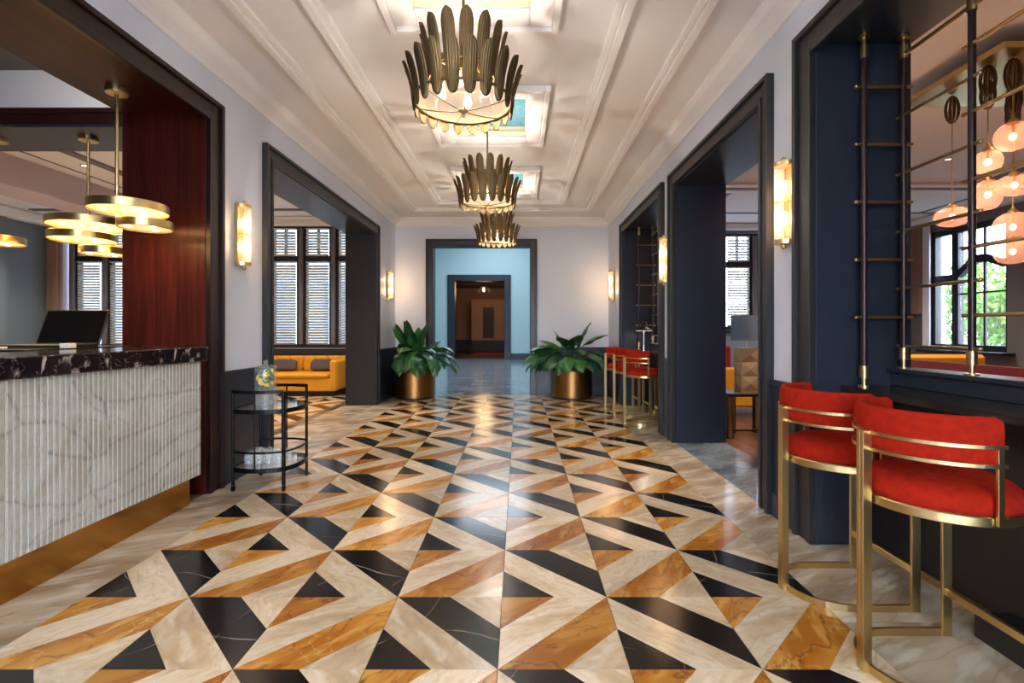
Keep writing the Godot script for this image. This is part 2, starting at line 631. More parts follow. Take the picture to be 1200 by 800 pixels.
# ---- the lobby
func casing(n_label: String, xf: float, side: float, d0: float, d1: float, top: float, m: Material, w := 0.15) -> void:
	# side +1: the frame stands on a wall whose face looks towards +x
	var o := Node3D.new()
	taken["frames"] = taken.get("frames", 0) + 1
	o.name = "trim_%d" % taken["frames"]
	add_child(o)
	tag(o, n_label, "door frame", "", "structure")
	for k in 3:
		# three steps: outer edge thick, middle flat, inner bead
		var a: float = [0.0, 0.032, 0.115][k] * w / 0.15
		var b: float = [0.032, 0.115, 0.15][k] * w / 0.15
		var t: float = [0.055, 0.032, 0.042][k]
		var x0 := xf if side > 0 else xf - t
		var x1 := xf + t if side > 0 else xf
		var mb := MB.new()
		bx(mb, x0, x1, 0, top - a, d0 + a, d0 + b, 0.004)
		bx(mb, x0, x1, 0, top - a, d1 - b, d1 - a, 0.004)
		bx(mb, x0, x1, top - b, top - a, d0 + b, d1 - b, 0.004)
		part(mb, ["outer_edge", "flat_band", "inner_bead"][k], m, o)


func lining(called: String, label: String, x0: float, x1: float, d0: float, d1: float, top: float, m: Material, near := true, far := true) -> void:
	var mb := MB.new()
	var t := 0.04
	if near:
		bx(mb, x0, x1, 0, top, d0, d0 + t, 0.003)
	if far:
		bx(mb, x0, x1, 0, top, d1 - t, d1, 0.003)
	bx(mb, x0, x1, top - t, top, d0, d1, 0.003)
	struct(mb, called, m, label, "door lining")


func lobby_shell() -> void:
	var H := 3.9
	# left wall, openings: reception portal d 0.6-3.86 and doorway d 4.77-8.34
	var mb := MB.new()
	bx(mb, -2.93, -2.44, 0, H, -3.0, 0.56)
	bx(mb, -2.93, -2.44, 3.0, H, 0.56, 3.86)
	bx(mb, -2.93, -2.44, 0, H, 3.86, 4.77)
	bx(mb, -2.93, -2.44, 2.94, H, 4.77, 8.34)
	bx(mb, -2.93, -2.44, 0, H, 8.34, 9.68)
	var wl := struct(mb, "wall_left", M.wall, "pale grey plaster wall on the left with the desk portal and doorway", "wall")
	mb = MB.new()
	bx(mb, 1.77, 2.33, 0, H, -3.0, 0.72)
	bx(mb, 1.77, 2.33, 3.02, H, 0.72, 2.96)
	bx(mb, 1.77, 2.33, 0, H, 2.96, 3.47)
	bx(mb, 1.77, 2.33, 2.94, H, 3.47, 5.57)
	bx(mb, 1.77, 2.33, 0, H, 5.57, 6.06)
	bx(mb, 1.77, 2.33, 3.02, H, 6.06, 8.3)
	bx(mb, 1.77, 2.33, 0, H, 8.3, 9.68)
	var wr := struct(mb, "wall_right", M.wall, "pale grey plaster wall on the right with two bar niches and a doorway", "wall")
	mb = MB.new()
	bx(mb, -2.93, -1.72, 0, H, 9.68, 9.93)
	bx(mb, 0.25, 2.33, 0, H, 9.68, 9.93)
	bx(mb, -1.72, 0.25, 2.95, H, 9.68, 9.93)
	var wb := struct(mb, "wall_back", M.wall, "pale grey end wall around the wide opening to the blue hall", "wall")
	# behind the camera: the street front with tall windows
	mb = MB.new()
	bx(mb, -2.93, -2.1, 0, H, -3.25, -3.0)
	bx(mb, 1.45, 2.33, 0, H, -3.25, -3.0)
	bx(mb, -2.1, 1.45, 3.3, H, -3.25, -3.0)
	bx(mb, -2.1, 1.45, 0, 0.12, -3.25, -3.0)
	struct(mb, "wall_front", M.wall, "street wall behind the viewer with tall glazed doors", "wall")
	mb = MB.new()
	for x in [-2.1, -0.95, 0.2, 1.37]:
		bx(mb, x, x + 0.08, 0.12, 3.3, -3.16, -3.08)
	bx(mb, -2.1, 1.45, 2.5, 2.58, -3.16, -3.08)
	var w0 := struct(mb, "window_1", M.frame_black, "tall glazed street doors behind the viewer", "window")
	mb = MB.new()
	bx(mb, -2.1, 1.45, 0.12, 3.3, -3.125, -3.115)
	part(mb, "pane", M.glass, w0)

	# dado, its cap rail and the skirting
	for q in [[wl, 1.0, -2.44, [[3.99, 4.66], [8.45, 9.68]]], [wr, -1.0, 1.77, [[3.09, 3.40], [5.69, 5.95], [8.41, 9.68]]]]:
		for r in q[3]:
			for k in 3:
				mb = MB.new()
				var t: float = [0.018, 0.035, 0.032][k]
				var x: float = q[2]
				var xx: float = x + t * q[1]
				bx(mb, minf(x, xx), maxf(x, xx), [0.0, 0.9, 0.0][k], [0.9, 0.935, 0.16][k], r[0], r[1], 0.003)
				part(mb, ["dado_panel", "dado_cap", "skirting_board"][k], M.navy, q[0])
	for r in [[-2.42, -1.82], [0.36, 1.75]]:
		for k in 3:
			mb = MB.new()
			var t: float = [0.018, 0.035, 0.032][k]
			bx(mb, r[0], r[1], [0.0, 0.9, 0.0][k], [0.9, 0.935, 0.16][k], 9.68 - t, 9.68, 0.003)
			part(mb, ["dado_panel", "dado_cap", "skirting_board"][k], M.navy, wb)

	casing("dark mahogany frame round the reception desk portal", -2.44, 1.0, 0.44, 3.99, 3.09, M.mahogany_dark, 0.17)
	casing("black frame round the left doorway to the mustard sofa", -2.44, 1.0, 4.66, 8.45, 3.06, M.casing)
	casing("black frame round the near right bar niche with velvet stools", 1.77, -1.0, 0.6, 3.09, 3.10, M.casing, 0.17)
	casing("black frame round the right doorway to the restaurant", 1.77, -1.0, 3.40, 5.69, 3.06, M.casing)
	casing("black frame round the far right bar niche", 1.77, -1.0, 5.95, 8.41, 3.07, M.casing)
	lining("trim_lining", "polished mahogany lining inside the reception portal", -3.09, -2.44, 0.56, 3.86, 3.0, M.mahogany)
	lining("trim_lining", "dark lining inside the left doorway", -2.935, -2.44, 4.77, 8.34, 2.94, M.casing)
	lining("trim_lining", "navy lining inside the near right bar niche", 1.77, 2.335, 0.72, 2.96, 3.02, M.navy_blue)
	lining("trim_lining", "navy lining inside the right doorway", 1.77, 2.335, 3.47, 5.57, 2.94, M.navy)
	lining("trim_lining", "dark lining inside the far right bar niche", 1.77, 2.335, 6.06, 8.3, 3.02, M.navy)
	# the frame of the opening in the end wall
	var o := Node3D.new()
	o.name = "trim_6"
	add_child(o)
	tag(o, "black frame round the opening to the blue hall", "door frame", "", "structure")
	for k in 2:
		var a: float = [0.0, 0.03][k]
		var b: float = [0.03, 0.13][k]
		var t: float = [0.05, 0.03][k]
		mb = MB.new()
		bx(mb, -1.83 + a, -1.83 + b, 0, 3.06 - a, 9.68 - t, 9.68, 0.004)
		bx(mb, 0.36 - b, 0.36 - a, 0, 3.06 - a, 9.68 - t, 9.68, 0.004)
		bx(mb, -1.83 + b, 0.36 - b, 3.06 - b, 3.06 - a, 9.68 - t, 9.68, 0.004)
		part(mb, ["outer_edge", "flat_band"][k], M.casing, o)
	mb = MB.new()
	bx(mb, -1.72, -1.69, 0, 2.95, 9.66, 9.94)
	bx(mb, 0.22, 0.25, 0, 2.95, 9.66, 9.94)
	bx(mb, -1.72, 0.25, 2.92, 2.95, 9.66, 9.94)
	part(mb, "reveal_board", M.navy_blue, o)


func inset_poly(pts: Array, outer: float, inner: float) -> Array:
	# pull each side of a convex outline in; sides that lie on the cell's edge by "outer", the rest by "inner"
	var out := []
	var np := pts.size()
	var c := Vector2.ZERO
	for p in pts:
		c += p / np
	var lines := []
	for i in np:
		var p: Vector2 = pts[i]
		var q: Vector2 = pts[(i + 1) % np]
		var nn := (q - p).orthogonal().normalized()
		if nn.dot(c - p) < 0:
			nn = -nn
		var edge := (p.x == q.x and (p.x == 0.0 or p.x == 0.5)) or (p.y == q.y and (p.y == 0.0 or p.y == 0.5))
		lines.append([p + nn * (outer if edge else inner), q - p])
	for i in np:
		var a: Array = lines[(i - 1 + np) % np]
		var b: Array = lines[i]
		out.append(Geometry2D.line_intersects_line(a[0], a[1], b[0], b[1]))
	return out


func slab_mesh(pts: Array, h: float, angle: float, off: Vector2, grain := 0.72) -> ArrayMesh:
	# a flat stone: outline in x-z, top at 0, a fine chamfer, texture turned by "angle"
	var mb := MB.new()
	var c := Vector2.ZERO
	for p in pts:
		c += p / pts.size()
	var top := []
	var uvs := []
	for p in pts:
		var t: Vector2 = p + (c - p).normalized() * 0.0009
		top.append(Vector3(t.x, 0, t.y))
		uvs.append((t - c).rotated(angle) * grain + off)
	mb.poly(top, Vector3.UP, uvs)
	for i in pts.size():
		var j := (i + 1) % pts.size()
		var p: Vector2 = pts[i]
		var q: Vector2 = pts[j]
		var m := (p + q) / 2 - c
		var lo := [Vector3(p.x, -0.0006, p.y), Vector3(q.x, -0.0006, q.y)]
		mb.poly([top[i], top[j], lo[1], lo[0]], Vector3(m.x, 1, m.y), [uvs[i], uvs[j], uvs[j], uvs[i]])
		mb.poly([lo[0], lo[1], lo[1] - Vector3.UP * h, lo[0] - Vector3.UP * h], Vector3(m.x, 0, m.y), [uvs[i], uvs[j], uvs[j], uvs[i]])
	return mb.mesh()


func floors() -> void:
	var mb := MB.new()
	bx(mb, -11.0, 2.33, -0.2, -0.010, -3.25, 10.4)
	var fl := struct(mb, "floor", M.grout, "polished marble floor inlaid with cream, amber and black triangles", "floor")
	# the inlaid pattern repeats in half-metre squares of two kinds, each cut into four stones
	var kinds := [
		["amber", [Vector2(0, 0), Vector2(0.25, 0), Vector2(0, 0.25)], 0.785], ["cream", [Vector2(0.25, 0), Vector2(0.5, 0), Vector2(0, 0.5), Vector2(0, 0.25)], 0.785],
		["amber", [Vector2(0.5, 0), Vector2(0.5, 0.25), Vector2(0.25, 0.5), Vector2(0, 0.5)], 0.785], ["cream", [Vector2(0.5, 0.25), Vector2(0.5, 0.5), Vector2(0.25, 0.5)], 0.785],
		["cream", [Vector2(0.25, 0), Vector2(0.5, 0), Vector2(0.5, 0.25)], -0.785], ["black", [Vector2(0, 0), Vector2(0.25, 0), Vector2(0.5, 0.25), Vector2(0.5, 0.5)], -0.785],
		["cream", [Vector2(0, 0), Vector2(0.5, 0.5), Vector2(0.25, 0.5), Vector2(0, 0.25)], -0.785], ["black", [Vector2(0, 0.25), Vector2(0.25, 0.5), Vector2(0, 0.5)], -0.785]]
	var shapes := []
	for k in kinds:
		var set_ := []
		for i in 6:
			set_.append(slab_mesh(inset_poly(k[1], 0.0013, 0.0003), 0.012, k[2] + [0.0, PI][i % 2] + rng.randf_range(-0.35, 0.35), Vector2(rng.randf_range(0.29, 0.71), rng.randf_range(0.29, 0.71))))
		shapes.append(set_)
	var cell := func(x: float, far: float, odd: bool) -> void:
		for s in 4:
			var k := s + (4 if odd else 0)
			var o := part(shapes[k][rng.randi() % 6], kinds[k][0] + "_marble_tile", M["%s_%d" % [kinds[k][0], rng.randi() % 3]], fl)
			o.position = Vector3(x, 0, -far)
	for i in range(-4, 3):
		for j in range(-2, 15):
			cell.call(-0.08 + 0.5 * i, 2.35 + 0.5 * j, posmod(i + j, 2) == 1)
	for i in 4:
		for j in 7:
			cell.call(-5.1 + 0.5 * i, 6.35 + 0.5 * j, posmod(i + j, 2) == 1)
	# plain border slabs: [x0, x1, d0, d1, step along d]
	var runs := [[-2.45, -2.08, -3.0, 9.35, 1.0], [1.42, 2.34, -3.0, 9.35, 1.0], [-2.08, 1.42, 9.35, 9.68, 9.0], [-2.08, 1.42, -3.0, 0.85, 0.77],
		[-3.1, -2.45, 4.81, 8.30, 0.87], [-3.6, -3.1, 4.81, 5.85, 0.5], [-5.1, -3.6, 4.45, 5.85, 0.7], [-5.1, -3.1, 9.35, 10.3, 0.95], [-9.9, -5.1, 4.45, 10.3, 1.0], [-3.1, -2.95, 5.85, 8.30, 0.9]]
	for r in runs:
		var nx: int = maxi(1, roundi((r[1] - r[0]) / 1.0))
		var ny: int = maxi(1, roundi((r[3] - r[2]) / r[4]))
		for i in nx:
			for j in ny:
				var sx: float = (r[1] - r[0]) / nx
				var sy: float = (r[3] - r[2]) / ny
				var g := 0.0008
				var m := slab_mesh([Vector2(g, g), Vector2(sx - g, g), Vector2(sx - g, sy - g), Vector2(g, sy - g)], 0.012, [0.0, PI][rng.randi() % 2] + rng.randf_range(-0.1, 0.1), Vector2(rng.randf_range(0.44, 0.56), rng.randf_range(0.44, 0.56)), 0.62)
				var o := part(m, "border_slab", M["border_%d" % (rng.randi() % 3)], fl)
				o.position = Vector3(r[0] + sx * i, 0, -(r[2] + sy * (j + 1)))


func lobby_ceiling() -> void:
	var mb := MB.new()
	# slab with three wells for the ceiling lights' panels
	var px0 := -0.72
	var px1 := 0.08
	var wells := [[2.42, 3.34], [4.6, 5.54], [6.8, 7.76]]
	bx(mb, -2.93, px0, 3.47, 3.9, -3.0, 9.68)
	bx(mb, px1, 2.33, 3.47, 3.9, -3.0, 9.68)
	var d := -3.0
	for w in wells:
		bx(mb, px0, px1, 3.47, 3.9, d, w[0])
		d = w[1]
	bx(mb, px0, px1, 3.47, 3.9, d, 9.68)
	var ce := struct(mb, "ceiling", M.ceiling, "off-white lobby ceiling with stepped mouldings and three framed wells", "ceiling")
	for w in wells:
		mb = MB.new()
		bx(mb, px0, px1, 3.565, 3.585, w[0], w[1])
		part(mb, "well_panel", M.teal, ce)
		mb = MB.new()
		bx(mb, px0, px0 + 0.012, 3.47, 3.565, w[0], w[1])
		bx(mb, px1 - 0.012, px1, 3.47, 3.565, w[0], w[1])
		bx(mb, px0, px1, 3.47, 3.565, w[0], w[0] + 0.012)
		bx(mb, px0, px1, 3.47, 3.565, w[1] - 0.012, w[1])
		bx(mb, px0, px1, 3.505, 3.515, w[1] - 0.022, w[1] - 0.012)
		part(mb, "well_lining", M.ivory, ce)
		for k in 2:
			mb = MB.new()
			var g0: float = [0.0, 0.16][k]
			var g1: float = [0.16, 0.21][k]
			var t: float = [0.035, 0.06][k]
			bx(mb, px0 - g1, px0 - g0, 3.47 - t, 3.47, w[0] - g1, w[1] + g1, 0.008)
			bx(mb, px1 + g0, px1 + g1, 3.47 - t, 3.47, w[0] - g1, w[1] + g1, 0.008)
			bx(mb, px0 - g0, px1 + g0, 3.47 - t, 3.47, w[0] - g1, w[0] - g0, 0.008)
			bx(mb, px0 - g0, px1 + g0, 3.47 - t, 3.47, w[1] + g0, w[1] + g1, 0.008)
			part(mb, ["well_frame", "well_frame_edge"][k], M.moulding, ce)
	# two rectangles of hanging moulding
	for r in [[-1.93, 1.30, 8.9, 0.11], [-1.43, 0.77, 8.41, 0.12]]:
		mb = MB.new()
		for k in 2:
			var a: float = [0.0, r[3] * 0.55][k]
			var b: float = [r[3] * 0.55, r[3]][k]
			var t: float = [0.06, 0.035][k]
			bx(mb, r[0] + a, r[0] + b, 3.47 - t, 3.47, -2.6, r[2] - a, 0.006)
			bx(mb, r[1] - b, r[1] - a, 3.47 - t, 3.47, -2.6, r[2] - a, 0.006)
			bx(mb, r[0] + b, r[1] - b, 3.47 - t, 3.47, r[2] - b, r[2] - a, 0.006)
		part(mb, "ceiling_moulding", M.moulding, ce)
	# crown moulding swept round the room
	var prof := [Vector2(0, 0), Vector2(0.018, 0), Vector2(0.03, 0.03), Vector2(0.06, 0.055), Vector2(0.11, 0.085), Vector2(0.135, 0.12), Vector2(0.14, 0.16), Vector2(0, 0.16)]
	mb = MB.new()
	var y0 := 3.315
	for i in prof.size() - 1:
		var p: Vector2 = prof[i]
		var q: Vector2 = prof[i + 1]
		mb.poly([V(-2.44 + p.x, y0 + p.y, -3), V(-2.44 + q.x, y0 + q.y, -3), V(-2.44 + q.x, y0 + q.y, 9.68 - q.x), V(-2.44 + p.x, y0 + p.y, 9.68 - p.x)], Vector3(1, -0.8, 0))
		mb.poly([V(1.77 - p.x, y0 + p.y, -3), V(1.77 - q.x, y0 + q.y, -3), V(1.77 - q.x, y0 + q.y, 9.68 - q.x), V(1.77 - p.x, y0 + p.y, 9.68 - p.x)], Vector3(-1, -0.8, 0))
		mb.poly([V(-2.44 + p.x, y0 + p.y, 9.68 - p.x), V(-2.44 + q.x, y0 + q.y, 9.68 - q.x), V(1.77 - q.x, y0 + q.y, 9.68 - q.x), V(1.77 - p.x, y0 + p.y, 9.68 - p.x)], Vector3(0, -0.8, 1))
	part(mb, "crown_moulding", M.moulding, ce)


# ---- the bay behind the desk
func reception() -> void:
	var mb := MB.new()
	bx(mb, -5.6, -2.93, 3.34, 3.6, -1.0, 3.9)
	struct(mb, "ceiling_reception", M.taupe, "grey ceiling over the reception desk bay", "ceiling")
	var lin := thing("added_linear_lamp", "added unseen linear lamp high behind the reception portal header", "wall lamp", V(-3.09, 3.2, 2.6))  # added out of sight to brighten the white header wall
	mb = MB.new()
	mb.box(Vector3(-0.05, -0.02, -0.9), Vector3(0.0, 0.02, 0.9), 0.004)
	part(mb, "housing", M.brass, lin)
	mb = MB.new()
	mb.box(Vector3(-0.045, 0.02, -0.88), Vector3(-0.005, 0.026, 0.88))
	part(mb, "diffuser", M.white_panel, lin)
	for z in [-0.7, 0.0, 0.7]:
		omni(lin, Vector3(-0.06, 0.06, z), c8(255, 240, 222), 0.13, 0.03)
	downlight(V(-4.6, 3.34, 3.45), "added unseen downlight over the counter behind the desk", 5.0)  # this and the next are added to light the bay's header wall
	downlight(V(-4.0, 3.34, 1.2), "added unseen downlight over the near part of the desk bay", 5.0)
	mb = MB.new()
	bx(mb, -5.8, -5.6, 0, 3.6, -1.0, 4.4)
	bx(mb, -5.6, -2.93, 0, 3.6, -1.2, -1.0)
	struct(mb, "wall_reception", M.slate, "slate blue wall behind the reception desk", "wall")
	mb = MB.new()
	bx(mb, -9.9, -2.93, 2.9, 3.75, 3.9, 4.4)
	bx(mb, -9.9, -5.6, 0, 2.9, 3.9, 4.4)
	bx(mb, -3.09, -2.93, 0, 2.9, 3.86, 4.4)
	var w := struct(mb, "wall_partition", M.wall, "white header wall between reception bay and sitting room", "wall")
	mb = MB.new()
	bx(mb, -5.6, -3.09, 2.9, 3.02, 3.88, 3.9, 0.004)
	bx(mb, -5.6, -3.09, 2.99, 3.03, 3.865, 3.9, 0.004)
	part(mb, "header_trim", M.mahogany_dark, w)
	mb = MB.new()
	bx(mb, -5.6, -3.09, 2.88, 2.9, 3.88, 4.41)
	bx(mb, -3.1, -3.08, 0, 2.88, 3.87, 4.41)
	part(mb, "header_lining", M.navy_blue, w)
	mb = MB.new()
	bx(mb, -5.6, -2.93, -0.2, 0.0, -1.0, 3.9)
	struct(mb, "floor_reception", M.planks, "timber floor behind the reception desk", "floor")


func window_z(label: String, x0: float, columns: int, y0: float, y1: float, d: float, trans: float, blinds: bool, where: String, lower_blind := 0.0) -> void:
	# a row of black casements in a wall across the view, each with a small top light, blinds hung in front
	var pitch := 0.69
	var pw := 0.48
	var o := Node3D.new()
	o.name = "window_%d" % (2 + taken.get("win", 0))
	taken["win"] = taken.get("win", 0) + 1
	add_child(o)
	tag(o, label, "window", "", "structure")
	var mb := MB.new()
	bx(mb, x0 - 0.2, x0 + pitch * columns, y0 - 0.09, y0, d, d + 0.12, 0.006)
	bx(mb, x0 - 0.2, x0 + pitch * columns, y1, y1 + 0.05, d, d + 0.12, 0.006)
	bx(mb, x0 - 0.25, x0 + pitch * columns + 0.05, y0 - 0.13, y0 - 0.09, d - 0.1, d + 0.1, 0.006)
	part(mb, "window_frame", M.frame_black, o)
	for k in columns + 1:
		mb = MB.new()
		var xm: float = x0 + pitch * k - 0.21
		bx(mb, xm, xm + 0.07, y0, y1, d, d + 0.12, 0.006)
		bx(mb, xm + 0.14, xm + 0.21, y0, y1, d, d + 0.12, 0.006)
		part(mb, "casement_stile", M.frame_black, o)
		mb = MB.new()
		bx(mb, xm + 0.065, xm + 0.145, y0, y1, d - 0.06, d + 0.06, 0.006)
		part(mb, "mullion", M.frame_grey, o)
	for k in columns:
		var xa: float = x0 + pitch * k
		mb = MB.new()
		bx(mb, xa, xa + pw, trans, trans + 0.12, d, d + 0.12, 0.006)
		bx(mb, xa + pw / 2 - 0.015, xa + pw / 2 + 0.015, trans + 0.12, y1, d, d + 0.1, 0.004)
		part(mb, "transom", M.frame_black, o)
		mb = MB.new()
		bx(mb, xa, xa + pw, y0, trans, d + 0.05, d + 0.056)
		part(mb, "pane", M.glass, o)
		mb = MB.new()
		bx(mb, xa, xa + pw, trans + 0.12, y1, d + 0.05, d + 0.056)
		part(mb, "pane", M.glass, o)
		if not blinds:
			continue
		var order: String = ["first", "second", "third", "fourth"][k]
		for s in 2:
			var b := thing("venetian_blind", "venetian blind over %s, %s casement from left, %s" % [["tall lower pane", "small top light"][s], order, where], "blind", V(xa, [y0, trans + 0.12][s], d - 0.03), 0, "venetian blinds in the window rows")
			var hgt: float = [trans - y0, y1 - trans - 0.12][s]
			mb = MB.new()
			mb.box(Vector3(0.0, hgt - 0.03, -0.02), Vector3(pw, hgt, 0.02), 0.003)
			part(mb, "head_rail", M.blind, b)
			mb = MB.new()
			var ns := int((hgt - 0.05) / 0.055)
			for i in ns:
				mb.tf = Transform3D(Basis(Vector3.RIGHT, -0.95), Vector3(0, 0.015 + (hgt - 0.06) * i / ns, 0))
				mb.box(Vector3(0.004, -0.0012, -0.024), Vector3(pw - 0.004, 0.0012, 0.024))
			var sl := part(mb, "slats", M.blind, b)
			sl.set_meta("kind", "stuff")
			for x in [0.07, pw - 0.07]:
				mb = MB.new()
				mb.box(Vector3(x - 0.0015, 0, 0.026), Vector3(x + 0.0015, hgt, 0.028))
				part(mb, "ladder_cord", M.blind, b)


func downlight(at: Vector3, label: String, e: float) -> void:
	var o := thing("downlight", label, "ceiling light", at, 0, "recessed downlights")
	var mb := MB.new()
	mb.lathe([Vector2(0.035, 0.0), Vector2(0.036, -0.006), Vector2(0.05, -0.004), Vector2(0.052, 0.0)], 20)
	part(mb, "trim_ring", M.matt_black, o)
	mb = MB.new()
	mb.lathe([Vector2(0.0, -0.002), Vector2(0.036, -0.002)], 20)
	part(mb, "lens", M.white_panel, o)
	var l := SpotLight3D.new()
	l.name = "lamp_light"
	o.add_child(l)
	l.position = Vector3(0, -0.02, 0)
	l.rotation_degrees = Vector3(-90, 0, 0)
	l.spot_angle = 60
	l.spot_angle_attenuation = 1.0
	l.spot_range = 30
	l.light_energy = e
	l.light_color = c8(255, 238, 220)
	l.light_size = 0.035
	l.shadow_enabled = true


func sitting_room() -> void:
	var mb := MB.new()
	# window wall at d 10.35 with two rows of casements
	var y0 := 0.97
	var y1 := 3.42
	bx(mb, -11.0, -9.62, 0, 3.9, 10.35, 10.6)
	bx(mb, -9.62, -2.93, 0, y0 - 0.08, 10.35, 10.6)
	bx(mb, -9.62, -2.93, y1 + 0.04, 3.9, 10.35, 10.6)
	bx(mb, -7.85, -5.38, y0 - 0.08, y1 + 0.04, 10.35, 10.6)
	bx(mb, -3.2, -2.93, y0 - 0.08, y1 + 0.04, 10.35, 10.6)
	var w := struct(mb, "wall_sitting_room", M.pink_wall, "pale wall with rows of black windows at the end of the sitting room", "wall")
	mb = MB.new()
	bx(mb, -9.7, -2.93, 0.1, y0 - 0.12, 10.3, 10.35)
	part(mb, "window_bench_panel", M.casing, w)
	mb = MB.new()
	bx(mb, -9.9, -2.93, 3.46, 3.6, 10.22, 10.35, 0.02)
	bx(mb, -9.9, -2.93, 3.56, 3.62, 10.1, 10.35, 0.02)
	part(mb, "cornice", M.moulding, w)
	mb = MB.new()
	bx(mb, -10.1, -9.9, 0, 3.9, 4.4, 10.6)
	bx(mb, -9.9, -9.75, 0, 3.5, 4.4, 9.35)
	var ws := struct(mb, "wall_side", M.slate, "slate blue side wall of the sitting room beyond the desk", "wall")
	mb = MB.new()
	bx(mb, -9.9, -9.6, 3.42, 3.62, 4.4, 10.35, 0.04)
	part(mb, "cornice", M.moulding, ws)
	mb = MB.new()
	bx(mb, -10.1, -2.93, 3.62, 3.9, 4.4, 10.6)
	var ce := struct(mb, "ceiling_sitting_room", M.ceiling, "white sitting room ceiling with a deep beam and dark slots", "ceiling")
	mb = MB.new()
	bx(mb, -7.4, -6.8, 3.2, 3.62, 4.4, 10.35, 0.01)
	part(mb, "ceiling_beam", M.pink_wall, ce)
	mb = MB.new()
	bx(mb, -6.55, -6.52, 3.612, 3.62, 4.4, 9.5)
	bx(mb, -7.62, -7.59, 3.612, 3.62, 4.4, 9.5)
	bx(mb, -6.0, -5.85, 3.6, 3.62, 4.4, 9.5)
	bx(mb, -9.5, -2.93, 3.6, 3.62, 9.5, 9.62)
	part(mb, "air_slot", M.taupe, ce)
	window_z("left row of black casement windows with blinds beyond the reception desk", -9.33, 2, y0, y1, 10.4, 2.72, true, "beyond the reception desk")
	window_z("row of black casement windows with blinds above the mustard sofa", -5.19, 3, y0, y1, 10.4, 2.72, true, "above the mustard sofa")
	for p in [[-4.2, 6.0, "near the left doorway"], [-4.2, 8.6, "above the mustard sofa"], [-6.2, 7.0, "in the middle bay"], [-8.4, 6.0, "beyond the beam, near the desk"], [-8.4, 8.6, "beyond the beam, near the left blinds"]]:
		downlight(V(p[0], 3.62, p[1]), "small round sitting room downlight " + p[2], 7.0)
	# curtain strip beside the left windows
	mb = MB.new()
	var rows := []
	for i in 2:
		var row := PackedVector3Array()
		for j in 33:
			row.append(V(-9.86 + 0.24 * j / 32.0, 0.05 if i == 0 else 3.4, 10.24 + 0.03 * sin(j * 1.2)))
		rows.append(row)
	mb.grid(rows)
	tag(part(mb, numbered("drape"), M.curtain, self), "pinkish drape hanging at the corner beside the left blinds", "curtain")
	sofa(V(-4.66, 0, 9.78))


func cushion_mesh(size: Vector3, puff := 0.35) -> MB:
	# a soft pad: super-ellipsoid
	var mb := MB.new()
	var rows := []
	for i in 13:
		var t := -PI / 2 + PI * i / 12.0
		var row := PackedVector3Array()
		for j in 24:
			var f := TAU * j / 24.0
			var cx := signf(cos(f)) * pow(absf(cos(f)), puff) * pow(absf(cos(t)), puff)
			var cy := signf(sin(f)) * pow(absf(sin(f)), puff) * pow(absf(cos(t)), puff)
			row.append(Vector3(cx * size.x / 2, signf(sin(t)) * pow(absf(sin(t)), 0.8) * size.y / 2, cy * size.z / 2))
		rows.append(row)
	mb.grid(rows, false, true, true)
	return mb


func sofa(at: Vector3) -> void:
	# tufted mustard sofa, front towards +z
	var o := thing("sofa", "mustard velvet sofa with a tufted back under the blinds", "sofa", at)
	var mb := MB.new()
	mb.box(Vector3(-1.15, 0.10, -0.42), Vector3(1.15, 0.34, 0.40), 0.02)
	part(mb, "base", M.mustard, o)
	mb = MB.new()
	mb.box(Vector3(-1.1, 0.0, -0.36), Vector3(1.1, 0.10, 0.34), 0.0)
	part(mb, "plinth", M.matt_black, o)
	mb = MB.new()
	mb.box(Vector3(-1.02, 0.34, -0.24), Vector3(1.02, 0.44, 0.42), 0.035)
	part(mb, "seat", M.mustard, o)
	# back pads with tufts
	mb = MB.new()
	mb.box(Vector3(-1.15, 0.3, -0.44), Vector3(1.15, 0.74, -0.3), 0.03)
	part(mb, "back_frame", M.mustard, o)
	for k in 8:
		var c := cushion_mesh(Vector3(0.262, 0.34, 0.14), 0.5)
		var p := part(c, "tufted_pad", M.mustard, o)
		p.position = Vector3(-0.91 + 0.26 * k, 0.58, -0.27)
	for s in [-1.0, 1.0]:
		mb = MB.new()
		mb.box(Vector3(s * 1.12 - 0.08, 0.12, -0.44), Vector3(s * 1.12 + 0.08, 0.70, 0.42), 0.04)
		part(mb, "arm", M.mustard, o)
	for k in 3:
		var p := part(cushion_mesh(Vector3(0.5, 0.12, 0.24), 0.45), numbered("throw_pillow"), M.pillow, self)
		p.position = at + Vector3([0.72, -0.05, -0.7][k], 0.57, -0.08)
		p.rotation = Vector3(1.2, 0, [0.05, -0.07, 0.04][k])
		tag(p, ["dark grey lumbar pillow nearest the sofa's right arm", "dark grey lumbar pillow at the middle of the mustard sofa", "dark grey lumbar pillow towards the left arm of the mustard sofa"][k], "pillow", "pillows on the mustard sofa")


